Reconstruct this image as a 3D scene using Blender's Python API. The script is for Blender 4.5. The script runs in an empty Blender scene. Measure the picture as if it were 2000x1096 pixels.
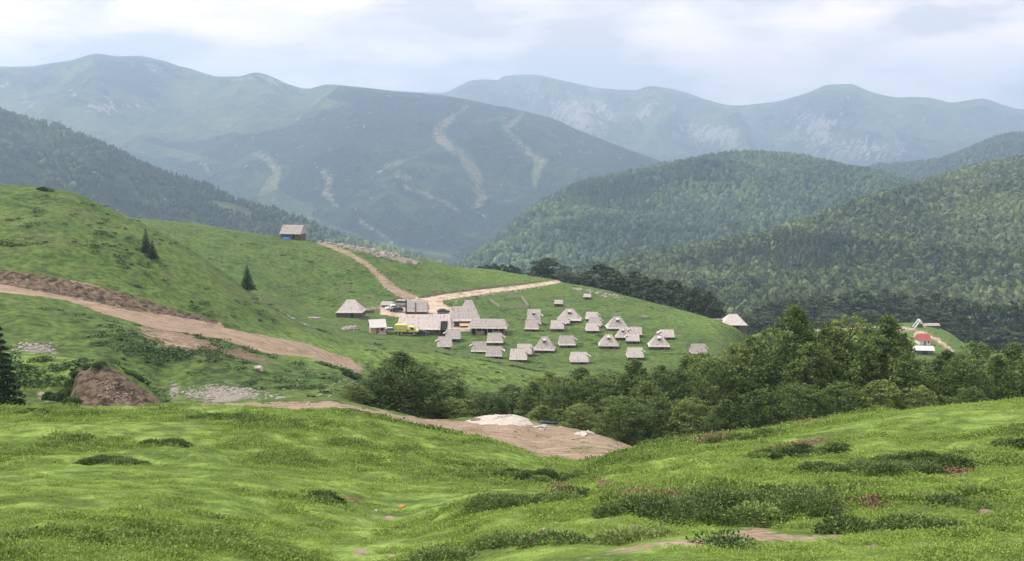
import bpy, math, random
import numpy as np
from mathutils import Vector, Matrix
sc = bpy.context.scene
C = sc.collection
R = math.radians

# ---------------------------------------------------------------- camera, sky, sun, exposure
F = 2144.0            # focal length in pixels of the 2000 px wide photograph
PITCH = math.atan((548 - 280) / F)
cd = bpy.data.cameras.new('camera'); cam = bpy.data.objects.new('camera', cd); C.objects.link(cam)
cd.sensor_width = 36; cd.lens = F / 2000 * 36; cd.clip_start = 0.1; cd.clip_end = 40000
cam.location = (0, 0, 0); cam.rotation_euler = (R(90) - PITCH, 0, 0)
sc.camera = cam

SUN_EL, SUN_AZ = R(55), R(-66)       # azimuth from +Y (view direction) towards +X; negative = left
w = bpy.data.worlds.new("World"); sc.world = w; w.use_nodes = True
nt = w.node_tree; nt.nodes.clear()
def N(nt, t, **k):
    n = nt.nodes.new(t)
    for a, b in k.items():
        if a == 'ins':
            for i, v in b.items(): n.inputs[i].default_value = v
        else: setattr(n, a, b)
    return n
out = N(nt, 'ShaderNodeOutputWorld'); bg = N(nt, 'ShaderNodeBackground', ins={'Strength': 0.1})
sky = N(nt, 'ShaderNodeTexSky', sky_type='NISHITA', sun_disc=False, sun_elevation=SUN_EL, sun_rotation=SUN_AZ)
tc = N(nt, 'ShaderNodeTexCoord')
mp = N(nt, 'ShaderNodeMapping'); mp.inputs['Scale'].default_value = (7.5, 7.5, 24.0); mp.inputs['Location'].default_value = (3.1, 0.4, 0.2)
no = N(nt, 'ShaderNodeTexNoise', ins={'Scale': 1.0, 'Detail': 5.0, 'Roughness': 0.5, 'Distortion': 0.15})
rp = N(nt, 'ShaderNodeValToRGB')
rp.color_ramp.elements[0].position = 0.40; rp.color_ramp.elements[0].color = (0, 0, 0, 1)
rp.color_ramp.elements[1].position = 0.60; rp.color_ramp.elements[1].color = (1, 1, 1, 1)
no2 = N(nt, 'ShaderNodeTexNoise', ins={'Scale': 0.6, 'Detail': 3.0})
rp2 = N(nt, 'ShaderNodeValToRGB')
rp2.color_ramp.elements[0].position = 0.45; rp2.color_ramp.elements[1].position = 0.65
cc = N(nt, 'ShaderNodeMix', data_type='RGBA')      # grey-blue underside to white cloud
cc.inputs[6].default_value = (7.4, 6.9, 6.9, 1); cc.inputs[7].default_value = (12.0, 10.6, 10.1, 1)
cw = N(nt, 'ShaderNodeMix', data_type='RGBA'); cw.inputs[7].default_value = (14.5, 11.6, 10.2, 1)
mm = N(nt, 'ShaderNodeMath', operation='MULTIPLY')
sk = N(nt, 'ShaderNodeMix', data_type='RGBA', ins={0: 0.93})
L = nt.links.new
L(tc.outputs['Generated'], mp.inputs[0]); L(mp.outputs[0], no.inputs['Vector']); L(mp.outputs[0], no2.inputs['Vector'])
L(no.outputs[0], rp.inputs[0]); L(no2.outputs[0], rp2.inputs[0]); L(rp.outputs[0], cc.inputs[0])
L(rp.outputs[0], mm.inputs[0]); L(rp2.outputs[0], mm.inputs[1])
L(mm.outputs[0], cw.inputs[0]); L(cc.outputs[2], cw.inputs[6])
L(sky.outputs[0], sk.inputs[6]); L(cw.outputs[2], sk.inputs[7]); L(sk.outputs[2], bg.inputs[0]); L(bg.outputs[0], out.inputs[0])
sl = bpy.data.lights.new('sun', 'SUN'); sl.energy = 3.0; sl.angle = R(1.2); sl.color = (1, 0.95, 0.87)
so = bpy.data.objects.new('sun', sl); C.objects.link(so)
sd = Vector((math.sin(SUN_AZ) * math.cos(SUN_EL), math.cos(SUN_AZ) * math.cos(SUN_EL), math.sin(SUN_EL)))
so.rotation_euler = sd.to_track_quat('Z', 'Y').to_euler()
sc.view_settings.view_transform = 'Standard'; sc.view_settings.look = 'None'
sc.view_settings.exposure = 0.46; sc.view_settings.gamma = 1.0; sc.view_settings.use_curve_mapping = False
sc.render.engine = 'CYCLES'
sc.cycles.use_denoising = True
sc.cycles.max_bounces = 6; sc.cycles.diffuse_bounces = 2; sc.cycles.volume_bounces = 1; sc.cycles.transparent_max_bounces = 4

# ---------------------------------------------------------------- numeric helpers
rng = np.random.default_rng(7)
def hash2(ix, iy, s):
    n = (ix.astype(np.int64) * 374761393 + iy.astype(np.int64) * 668265263 + s * 1442695041) & 0xffffffff
    n = ((n ^ (n >> 13)) * 1274126177) & 0xffffffff
    return ((n ^ (n >> 16)) & 0xffff) / 65535.0
def vn(x, y, s=0):
    x = np.asarray(x, float); y = np.asarray(y, float)
    ix = np.floor(x); iy = np.floor(y); fx = x - ix; fy = y - iy
    fx = fx * fx * fx * (fx * (fx * 6 - 15) + 10); fy = fy * fy * fy * (fy * (fy * 6 - 15) + 10)
    a = hash2(ix, iy, s); b = hash2(ix + 1, iy, s); c = hash2(ix, iy + 1, s); d = hash2(ix + 1, iy + 1, s)
    return (a + (b - a) * fx) * (1 - fy) + (c + (d - c) * fx) * fy
def fbm(x, y, o=4, s=0, g=0.5):
    t = 0; a = 1; m = 0
    for k in range(o):
        c_, s_ = math.cos(k * 0.7), math.sin(k * 0.7)
        t = t + a * vn((x * c_ - y * s_) * 2 ** k + 17 * k, (x * s_ + y * c_) * 2 ** k - 9 * k, s + k); m += a; a *= g
    return t / m * 2 - 1          # about -1..1
def ridged(x, y, o=4, s=0):
    t = 0; a = 1; m = 0
    for k in range(o):
        c_, s_ = math.cos(k * 0.9), math.sin(k * 0.9)
        t = t + a * (1 - abs(2 * vn((x * c_ - y * s_) * 2 ** k + 5 * k, (x * s_ + y * c_) * 2 ** k, s + k) - 1)); m += a; a *= 0.5
    return t / m
def sstep(a, b, x):
    t = np.clip((x - a) / (b - a), 0, 1); return t * t * (3 - 2 * t)
def pchip(xk, yk, x):
    xk = np.asarray(xk, float); yk = np.asarray(yk, float)
    h = np.diff(xk); d = np.diff(yk) / h; m = np.zeros_like(yk)
    for i in range(1, len(xk) - 1):
        if d[i-1] * d[i] > 0:
            w1 = 2 * h[i] + h[i-1]; w2 = h[i] + 2 * h[i-1]; m[i] = (w1 + w2) / (w1 / d[i-1] + w2 / d[i])
    m[0] = d[0]; m[-1] = d[-1]
    i = np.clip(np.searchsorted(xk, x) - 1, 0, len(xk) - 2); t = np.clip((x - xk[i]) / h[i], 0, 1)
    return (yk[i] * (1 + 2 * t) * (1 - t) ** 2 + h[i] * m[i] * t * (1 - t) ** 2 + yk[i+1] * t * t * (3 - 2 * t) + h[i] * m[i+1] * t * t * (t - 1))
def W(v): return np.tan(np.arctan((548 - np.asarray(v, float)) / F) - PITCH)         # elevation tangent of a pixel row
def VW(wv): return 548 - F * np.tan(np.arctan(wv) + PITCH)
def XU(u, Y, wv):
    b = np.tan(np.arctan(wv) + PITCH); return Y * (np.asarray(u, float) - 1000) / F / (b * math.sin(PITCH) + math.cos(PITCH))
def UX(x, Y, wv):
    b = np.tan(np.arctan(wv) + PITCH); return 1000 + x / Y * F * (b * math.sin(PITCH) + math.cos(PITCH))
def at(u, v, Y):
    wv = float(W(v)); return float(XU(u, Y, wv)), Y, wv * Y
def inpoly(U, V, poly):
    res = np.zeros(U.shape, bool); n = len(poly); j = n - 1
    for i in range(n):
        xi, yi = poly[i]; xj, yj = poly[j]
        c = ((yi > V) != (yj > V)) & (U < (xj - xi) * (V - yi) / ((yj - yi) or 1e-9) + xi)
        res ^= c; j = i
    return res
def line(U, V, pts, soft=2.0):
    """strength of a stroke given as (u, v, width) points"""
    best = np.full(U.shape, -1e9)
    for (a, b, w0), (c, d, w1) in zip(pts[:-1], pts[1:]):
        dx, dy = c - a, d - b; t = np.clip(((U - a) * dx + (V - b) * dy) / (dx * dx + dy * dy), 0, 1)
        dist = np.hypot(U - a - t * dx, (V - b - t * dy)); best = np.maximum(best, (w0 + (w1 - w0) * t) / 2 - dist)
    return np.clip(best / soft * 0.5 + 0.5, 0, 1)
def ell(U, V, cu, cv, ru, rv, a=0):
    c_, s_ = math.cos(R(a)), math.sin(R(a)); x = (U - cu) * c_ + (V - cv) * s_; y = -(U - cu) * s_ + (V - cv) * c_
    return np.clip(1.3 - 0.95 * np.hypot(x / ru, y / rv), 0, 1)

# ---------------------------------------------------------------- object helpers
def tag(o, label=None, cat=None, group=None, kind=None):
    for k, v in (('label', label), ('category', cat), ('group', group), ('kind', kind)):
        if v: o[k] = v
    return o
def empty(name, loc=(0, 0, 0), rz=0):
    o = bpy.data.objects.new(name, None); C.objects.link(o); o.location = loc; o.rotation_euler = (0, 0, rz); o.empty_display_size = 0.5
    return o
def mesh_np(name, V, Fc, mat=None, attrs=None, smooth=False):
    """V (n,3); Fc (m,k) index array or list of such arrays"""
    if not isinstance(Fc, list): Fc = [Fc]
    Fc = [f for f in Fc if len(f)]
    me = bpy.data.meshes.new(name); V = np.asarray(V, np.float32)
    me.vertices.add(len(V)); me.vertices.foreach_set('co', V.ravel())
    loops = np.concatenate([f.ravel() for f in Fc]).astype(np.int32)
    tot = np.concatenate([np.full(len(f), f.shape[1]) for f in Fc]).astype(np.int32)
    st = np.concatenate([[0], np.cumsum(tot)[:-1]]).astype(np.int32)
    me.loops.add(len(loops)); me.loops.foreach_set('vertex_index', loops)
    me.polygons.add(len(tot)); me.polygons.foreach_set('loop_start', st); me.polygons.foreach_set('loop_total', tot)
    me.polygons.foreach_set('use_smooth', np.full(len(tot), bool(smooth)))
    me.update(calc_edges=True)
    if attrs:
        for k, a in attrs.items():
            a = np.asarray(a, np.float32)
            if a.ndim == 1:
                at_ = me.attributes.new(k, 'FLOAT', 'POINT'); at_.data.foreach_set('value', a)
            else:
                if a.shape[1] == 3: a = np.concatenate([a, np.ones((len(a), 1), np.float32)], 1)
                at_ = me.attributes.new(k, 'FLOAT_COLOR', 'POINT'); at_.data.foreach_set('color', a.ravel())
    if mat: me.materials.append(mat)
    return me
def link(name, me, parent=None):
    o = bpy.data.objects.new(name, me); C.objects.link(o)
    if parent: o.parent = parent
    return o
class MB:
    def __init__(s): s.v = []; s.f = []
    def add(s, vs, fs):
        b = len(s.v); s.v += [tuple(p) for p in vs]; s.f += [tuple(b + i for i in f) for f in fs]; return s
    def box(s, x0, x1, y0, y1, z0, z1, rz=0, c=(0, 0)):
        vs = [(x, y, z) for z in (z0, z1) for x, y in ((x0, y0), (x1, y0), (x1, y1), (x0, y1))]
        if rz:
            k, q = math.cos(rz), math.sin(rz); vs = [(c[0] + (x-c[0])*k - (y-c[1])*q, c[1] + (x-c[0])*q + (y-c[1])*k, z) for x, y, z in vs]
        return s.add(vs, [(3,2,1,0), (4,5,6,7), (0,1,5,4), (1,2,6,5), (2,3,7,6), (3,0,4,7)])
    def bar(s, a, b, w, h=None):
        a = Vector(a); b = Vector(b); d = (b - a).normalized(); h = h or w
        up = Vector((0, 0, 1)) if abs(d.z) < 0.9 else Vector((0, 1, 0)); r = d.cross(up).normalized() * w / 2; q = r.cross(d).normalized() * h / 2
        vs = [p + k for p in (a, b) for k in (-r - q, r - q, r + q, -r + q)]
        return s.add(vs, [(3,2,1,0), (4,5,6,7), (0,1,5,4), (1,2,6,5), (2,3,7,6), (3,0,4,7)])
    def tube(s, pts, rad, n=6):
        rings = []
        for i, p in enumerate(pts):
            p = Vector(p); d = (Vector(pts[min(i+1, len(pts)-1)]) - Vector(pts[max(i-1, 0)])).normalized()
            a = d.cross(Vector((0.31, 0.95, 0.1))).normalized(); b = d.cross(a)
            rings.append([p + (a * math.cos(t) + b * math.sin(t)) * rad[i] for t in [2 * math.pi * k / n for k in range(n)]])
        vs = [q for r_ in rings for q in r_]; fs = []
        for i in range(len(pts) - 1):
            for k in range(n): fs.append((i*n+k, i*n+(k+1) % n, (i+1)*n+(k+1) % n, (i+1)*n+k))
        fs += [tuple(range(n))[::-1], tuple((len(pts)-1)*n + k for k in range(n))]
        return s.add(vs, fs)
    def prism(s, prof, x0, x1, axis='x'):
        n = len(prof); f = (lambda t, a, b: (t, a, b)) if axis == 'x' else (lambda t, a, b: (a, t, b))
        vs = [f(x0, a, b) for a, b in prof] + [f(x1, a, b) for a, b in prof]
        return s.add(vs, [tuple(range(n)), tuple(range(2*n-1, n-1, -1))] + [(i, i+n, (i+1) % n + n, (i+1) % n) for i in range(n)])
    def build(s, name, mat, parent=None, bevel=0, smooth=False):
        me = bpy.data.meshes.new(name); me.from_pydata(s.v, [], s.f); me.update(); me.materials.append(mat)
        if smooth: me.polygons.foreach_set('use_smooth', [True] * len(me.polygons))
        o = link(name, me, parent)
        if bevel: b = o.modifiers.new('bevel', 'BEVEL'); b.width = bevel; b.segments = 2; b.limit_method = 'ANGLE'
        return o

# ---------------------------------------------------------------- materials
class G:
    """small node graph helper"""
    def __init__(s, name, rough=0.9, spec=0.2):
        s.m = bpy.data.materials.new(name); s.m.use_nodes = True; s.nt = s.m.node_tree
        s.b = s.nt.nodes['Principled BSDF']; s.b.inputs['Roughness'].default_value = rough; s.b.inputs['Specular IOR Level'].default_value = spec
        s.geo = None
    def n(s, t, **k): return N(s.nt, t, **k)
    def l(s, a, b): s.nt.links.new(a, b)
    def pos(s):
        if not s.geo: s.geo = s.n('ShaderNodeNewGeometry')
        return s.geo.outputs['Position']
    def noise(s, scale, detail=3, rough=0.55, stretch=None, obj=False, dist=0):
        t = s.n('ShaderNodeTexNoise', ins={'Scale': scale, 'Detail': detail, 'Roughness': rough, 'Distortion': dist})
        src = s.n('ShaderNodeTexCoord').outputs['Object'] if obj else s.pos()
        if stretch:
            m = s.n('ShaderNodeMapping'); m.inputs['Scale'].default_value = stretch; s.l(src, m.inputs[0]); src = m.outputs[0]
        s.l(src, t.inputs['Vector']); return t.outputs[0]
    def ramp(s, x, a, b, ca=0.0, cb=1.0):
        r = s.n('ShaderNodeMapRange', ins={1: a, 2: b, 3: ca, 4: cb}); r.interpolation_type = 'SMOOTHSTEP'; s.l(x, r.inputs[0]); return r.outputs[0]
    def mix(s, fac, a, b):
        m = s.n('ShaderNodeMix', data_type='RGBA')
        for i, x in ((0, fac), (6, a), (7, b)):
            if isinstance(x, bpy.types.NodeSocket): s.l(x, m.inputs[i])
            elif i == 0: m.inputs[0].default_value = x
            else: m.inputs[i].default_value = (*x, 1)
        return m.outputs[2]
    def math(s, op, a, b=0.0, clamp=False):
        m = s.n('ShaderNodeMath', operation=op, use_clamp=clamp)
        for i, x in enumerate((a, b)):
            if isinstance(x, bpy.types.NodeSocket): s.l(x, m.inputs[i])
            else: m.inputs[i].default_value = x
        return m.outputs[0]
    def attr(s, name, kind='GEOMETRY'):
        return s.n('ShaderNodeAttribute', attribute_name=name, attribute_type=kind)
    def bump(s, h, dist, strength=1.0, prev=None):
        b = s.n('ShaderNodeBump', ins={'Strength': strength, 'Distance': dist}); s.l(h, b.inputs['Height'])
        if prev: s.l(prev, b.inputs['Normal'])
        return b.outputs[0]
    def done(s, col, nrm=None):
        if isinstance(col, bpy.types.NodeSocket): s.l(col, s.b.inputs['Base Color'])
        else: s.b.inputs['Base Color'].default_value = (*col, 1)
        if nrm: s.l(nrm, s.b.inputs['Normal'])
        return s.m
def plain(name, col, rough=0.8, var=0.25, scale=3.0, metal=0.0, spec=0.3):
    g = G(name, rough, spec); g.b.inputs['Metallic'].default_value = metal
    n = g.noise(scale, 4, obj=True)
    return g.done(g.mix(g.ramp(n, 0.3, 0.7), tuple(c * (1 - var) for c in col), tuple(min(1, c * (1 + var)) for c in col)))

def mat_ground(sa=(0.205, 0.150, 0.108), sb=(0.375, 0.290, 0.218)):
    g = G('meadow', 0.95, 0.12)
    m1 = g.attr('mask'); sep = g.n('ShaderNodeSeparateColor'); g.l(m1.outputs['Color'], sep.inputs[0])
    m2 = g.attr('masktwo'); sep2 = g.n('ShaderNodeSeparateColor'); g.l(m2.outputs['Color'], sep2.inputs[0])
    dirt, rock, bank = sep.outputs; heath, bright, pink = sep2.outputs
    nF = g.noise(7.0, 5, 0.65); nM = g.noise(0.9, 5, 0.6); nL = g.noise(0.09, 4, 0.55); nX = g.noise(26.0, 3, 0.6)
    nS = g.noise(0.28, 4, 0.6, stretch=(1, 1, 3))
    # grasses
    lush_sunlit = g.mix(g.ramp(g.math('ADD', g.math('MULTIPLY', nM, .6), g.math('MULTIPLY', nS, .4)), 0.4, 0.6), (0.108, 0.184, 0.040), (0.188, 0.280, 0.062))
    dark = g.mix(g.ramp(nM, 0.3, 0.72), (0.032, 0.060, 0.018), (0.070, 0.118, 0.028))
    mid = g.mix(g.ramp(nL, 0.3, 0.7), (0.070, 0.126, 0.031), (0.120, 0.184, 0.044))
    c = g.mix(g.ramp(nS, 0.40, 0.60), mid, g.mix(0.62, mid, dark))
    c = g.mix(g.ramp(nL, 0.52, 0.66), c, (0.095, 0.135, 0.042))
    c = g.mix(bright, c, lush_sunlit)  # bright mask also carries painted sunlit bands as paler grass
    hz = g.math('ADD', heath, g.math('MULTIPLY', g.math('SUBTRACT', nS, 0.5), 1.3))
    c = g.mix(g.ramp(hz, 0.35, 0.75), c, dark)
    fine = g.math('MULTIPLY', g.ramp(nF, 0.35, 0.7, 0.76, 1.2), g.ramp(nM, 0.38, 0.64, 0.70, 1.22))
    mulf = g.n('ShaderNodeVectorMath', operation='SCALE'); g.l(c, mulf.inputs[0]); g.l(fine, mulf.inputs['Scale']); c = mulf.outputs[0]
    # dead pinkish heather stems
    pz = g.ramp(g.math('ADD', pink, g.math('MULTIPLY', g.math('SUBTRACT', nM, 0.5), 1.6)), 0.45, 0.7)
    c = g.mix(pz, c, g.mix(g.ramp(nF, 0.4, 0.6), (0.10, 0.085, 0.05), (0.24, 0.155, 0.115)))
    edge = g.math('ADD', g.math('MULTIPLY', g.math('SUBTRACT', nM, 0.5), 1.9), g.math('MULTIPLY', g.math('SUBTRACT', nF, 0.5), 1.2))
    soil = g.mix(g.ramp(nF, 0.3, 0.7), sa, sb)
    soil = g.mix(g.ramp(nS, 0.45, 0.75), soil, (0.19, 0.155, 0.085))
    nU = g.noise(1.6, 4, 0.6, stretch=(.16, .8, .6)); soil = g.mix(g.ramp(nU, 0.52, 0.66, 0, .6), soil, tuple(x * .7 for x in sa)); soil = g.mix(g.ramp(nU, 0.43, 0.36, 0, .5), soil, tuple(min(1, x * 1.2) for x in sb))
    c = g.mix(g.ramp(g.math('ADD', dirt, edge), 0.42, 0.6), c, soil)
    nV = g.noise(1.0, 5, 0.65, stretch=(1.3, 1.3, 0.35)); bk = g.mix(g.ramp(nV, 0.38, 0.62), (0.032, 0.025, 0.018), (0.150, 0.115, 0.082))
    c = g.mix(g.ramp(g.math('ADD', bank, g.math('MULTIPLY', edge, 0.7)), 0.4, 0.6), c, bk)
    rk = g.mix(g.ramp(nX, 0.35, 0.65), (0.13, 0.12, 0.09), (0.36, 0.33, 0.30))
    c = g.mix(g.ramp(g.math('ADD', rock, edge), 0.45, 0.6), c, rk)
    h = g.math('ADD', g.math('MULTIPLY', nF, 0.35), nM)
    nb = g.bump(h, 0.22, 0.75); nb = g.bump(nX, 0.05, 0.5, nb)
    return g.done(c, nb)
def mat_mountain():
    g = G('mountain side', 0.95, 0.1)
    m1 = g.attr('mask'); sep = g.n('ShaderNodeSeparateColor'); g.l(m1.outputs['Color'], sep.inputs[0])
    forest, rock, piste = sep.outputs
    nA = g.noise(0.012, 6, 0.6); nB = g.noise(0.05, 4, 0.65); nC = g.noise(0.0035, 4, 0.5)
    nR = g.noise(0.02, 6, 0.7, stretch=(1.5, 1.5, 0.35))
    grass = g.mix(g.ramp(nA, 0.35, 0.65), (0.050, 0.075, 0.034), (0.115, 0.150, 0.058))
    grass = g.mix(g.ramp(nC, 0.4, 0.7), grass, (0.15, 0.20, 0.065))
    fo = g.mix(g.ramp(nB, 0.35, 0.65), (0.006, 0.014, 0.009), (0.024, 0.044, 0.020))
    fo = g.mix(g.ramp(nC, 0.46, 0.62), fo, g.mix(g.ramp(nA, 0.4, 0.62), fo, (0.06, 0.092, 0.034)))
    edge = g.math('MULTIPLY', g.math('SUBTRACT', nA, 0.5), 1.5)
    c = g.mix(g.ramp(g.math('ADD', forest, edge), 0.4, 0.6), grass, fo)
    e2 = g.math('MULTIPLY', g.math('SUBTRACT', nR, 0.5), 3.4)
    c = g.mix(g.ramp(g.math('ADD', rock, e2), 0.45, 0.75), c, (0.42, 0.38, 0.355))
    ps = g.mix(g.ramp(nB, 0.35, 0.65), (0.11, 0.13, 0.065), (0.29, 0.25, 0.17))
    c = g.mix(g.ramp(g.math('ADD', piste, g.math('ADD', g.math('MULTIPLY', edge, 0.7), g.math('MULTIPLY', g.math('SUBTRACT', nB, 0.5), 1.6))), 0.3, 0.8), c, ps)
    nb = g.bump(nA, 75.0, 0.9); nb = g.bump(nB, 14.0, 0.9, nb); nb = g.bump(nR, 22.0, 0.6, nb)
    return g.done(c, nb)
def mat_leaf(name, ca, cb, trans=0.25, attr='tint', rnd=0.5):
    g = G(name, 0.75, 0.25)
    a = g.attr(attr); oi = g.n('ShaderNodeObjectInfo')
    col = g.mix(a.outputs['Fac'], ca, cb)
    v = g.math('ADD', g.math('MULTIPLY', oi.outputs['Random'], rnd), 1 - rnd / 2)
    s = g.n('ShaderNodeVectorMath', operation='SCALE'); g.l(col, s.inputs[0]); g.l(v, s.inputs['Scale'])
    hs = g.n('ShaderNodeHueSaturation', ins={'Saturation': 1.0, 'Value': 1.0}); g.l(g.math('ADD', g.math('MULTIPLY', oi.outputs['Random'], -0.035), 0.515), hs.inputs['Hue'])
    g.l(s.outputs[0], hs.inputs['Color'])
    g.done(hs.outputs[0])
    if trans:
        t = g.n('ShaderNodeBsdfTranslucent'); g.l(hs.outputs[0], t.inputs[0]); mx = g.n('ShaderNodeMixShader', ins={0: trans})
        g.l(g.b.outputs[0], mx.inputs[1]); g.l(t.outputs[0], mx.inputs[2]); g.l(mx.outputs[0], g.nt.nodes['Material Output'].inputs['Surface'])
    return g.m
def mat_shingle(name, ca, cb):
    g = G(name, 0.85, 0.25)
    n1 = g.noise(9.0, 3, 0.6, stretch=(1, 0.25, 0.18), obj=True); n2 = g.noise(1.3, 4, 0.6, obj=True); n3 = g.noise(2.6, 2, 0.5, stretch=(1, 0.3, 0.3), obj=True)
    c = g.mix(g.ramp(n1, 0.3, 0.7), ca, cb)
    c = g.mix(g.ramp(n3, 0.6, 0.72), c, tuple(x * 0.62 for x in ca))
    oi = g.n('ShaderNodeObjectInfo'); v = g.math('ADD', g.math('MULTIPLY', oi.outputs['Random'], 0.36), 0.78)
    s = g.n('ShaderNodeVectorMath', operation='SCALE'); g.l(c, s.inputs[0]); g.l(v, s.inputs['Scale'])
    return g.done(s.outputs[0], g.bump(n1, 0.03, 0.6))
M = {}
M['ground'] = mat_ground(); M['palegravel'] = mat_ground((0.40, 0.31, 0.235), (0.58, 0.48, 0.38)); M['mountain'] = mat_mountain()
M['shingle'] = mat_shingle('weathered shingles', (0.33, 0.305, 0.29), (0.58, 0.535, 0.515))
M['skirt'] = mat_shingle('pale boards and sunlit eaves', (0.42, 0.39, 0.37), (0.60, 0.56, 0.53))  # paler than the shingles: light on the flared eave course, painted in
M['log'] = plain('old grey logs', (0.12, 0.10, 0.085), 0.9, 0.3, 4)
M['newwood'] = plain('fresh planks', (0.50, 0.34, 0.23), 0.8, 0.15, 3)
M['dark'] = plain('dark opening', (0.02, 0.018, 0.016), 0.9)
M['post'] = plain('weathered posts', (0.34, 0.30, 0.26), 0.9, 0.2)
M['stone'] = plain('pale limestone', (0.30, 0.28, 0.255), 0.95, 0.3, 1.2)
M['bark'] = plain('bark', (0.11, 0.09, 0.07), 0.95, 0.3, 5)
M['white'] = plain('white paint', (0.78, 0.78, 0.78), 0.35, 0.05, spec=0.5)
M['silver'] = plain('silver paint', (0.42, 0.44, 0.46), 0.35, 0.05, spec=0.5)
M['black'] = plain('dark car paint', (0.025, 0.03, 0.035), 0.25, 0.1, spec=0.5)
M['yellow'] = plain('yellow paint', (0.62, 0.58, 0.10), 0.4, 0.06, spec=0.5)
M['glass'] = plain('tinted glass', (0.03, 0.04, 0.05), 0.08, 0.0, spec=0.6)
M['blueglass'] = plain('blue tinted glass', (0.03, 0.05, 0.18), 0.1, 0.0, spec=0.6)
M['rubber'] = plain('tyre rubber', (0.02, 0.02, 0.02), 0.85)
M['rim'] = plain('wheel rim', (0.4, 0.4, 0.4), 0.4, 0.05)
M['lamp'] = plain('lamp lens', (0.6, 0.6, 0.55), 0.2, 0.05)
M['redroof'] = plain('red sheet roofing', (0.38, 0.10, 0.09), 0.5, 0.1)
M['whiteroof'] = plain('pale sheet roofing', (0.62, 0.60, 0.60), 0.5, 0.08)
M['tarp'] = plain('blue tarpaulin', (0.05, 0.19, 0.62), 0.5, 0.1)
M['bluepipe'] = plain('dark blue plastic', (0.045, 0.07, 0.15), 0.45, 0.1)
M['gravel'] = plain('white gravel', (0.44, 0.405, 0.365), 0.95, 0.18, 2.5)
M['orange'] = plain('orange stone', (0.52, 0.24, 0.12), 0.9, 0.2)
M['brown'] = plain('brown stone', (0.20, 0.15, 0.11), 0.9, 0.2)
M['metal'] = plain('sooty flue', (0.05, 0.045, 0.045), 0.7, 0.2)
M['rustmetal'] = plain('brown flue', (0.17, 0.115, 0.095), 0.7, 0.2)
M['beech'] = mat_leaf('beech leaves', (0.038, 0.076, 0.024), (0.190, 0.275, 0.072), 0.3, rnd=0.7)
M['darkbeech'] = mat_leaf('dark tree leaves', (0.022, 0.044, 0.018), (0.085, 0.125, 0.045), 0.15, rnd=0.4)
M['needle'] = mat_leaf('spruce needles', (0.011, 0.028, 0.011), (0.030, 0.060, 0.018), 0.0, rnd=0.3)
M['juniper'] = mat_leaf('juniper sprays', (0.034, 0.076, 0.024), (0.195, 0.290, 0.085), 0.15, rnd=0.25)
M['woodfar'] = mat_leaf('wooded slope', (0.026, 0.054, 0.022), (0.150, 0.215, 0.072), 0.0, rnd=0.0)
M['dry'] = mat_leaf('dry twigs', (0.09, 0.055, 0.038), (0.36, 0.22, 0.165), 0.0, rnd=0.0)
M['tuft'] = mat_leaf('grass tufts', (0.058, 0.118, 0.026), (0.350, 0.470, 0.100), 0.25, rnd=0.0)

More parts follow.
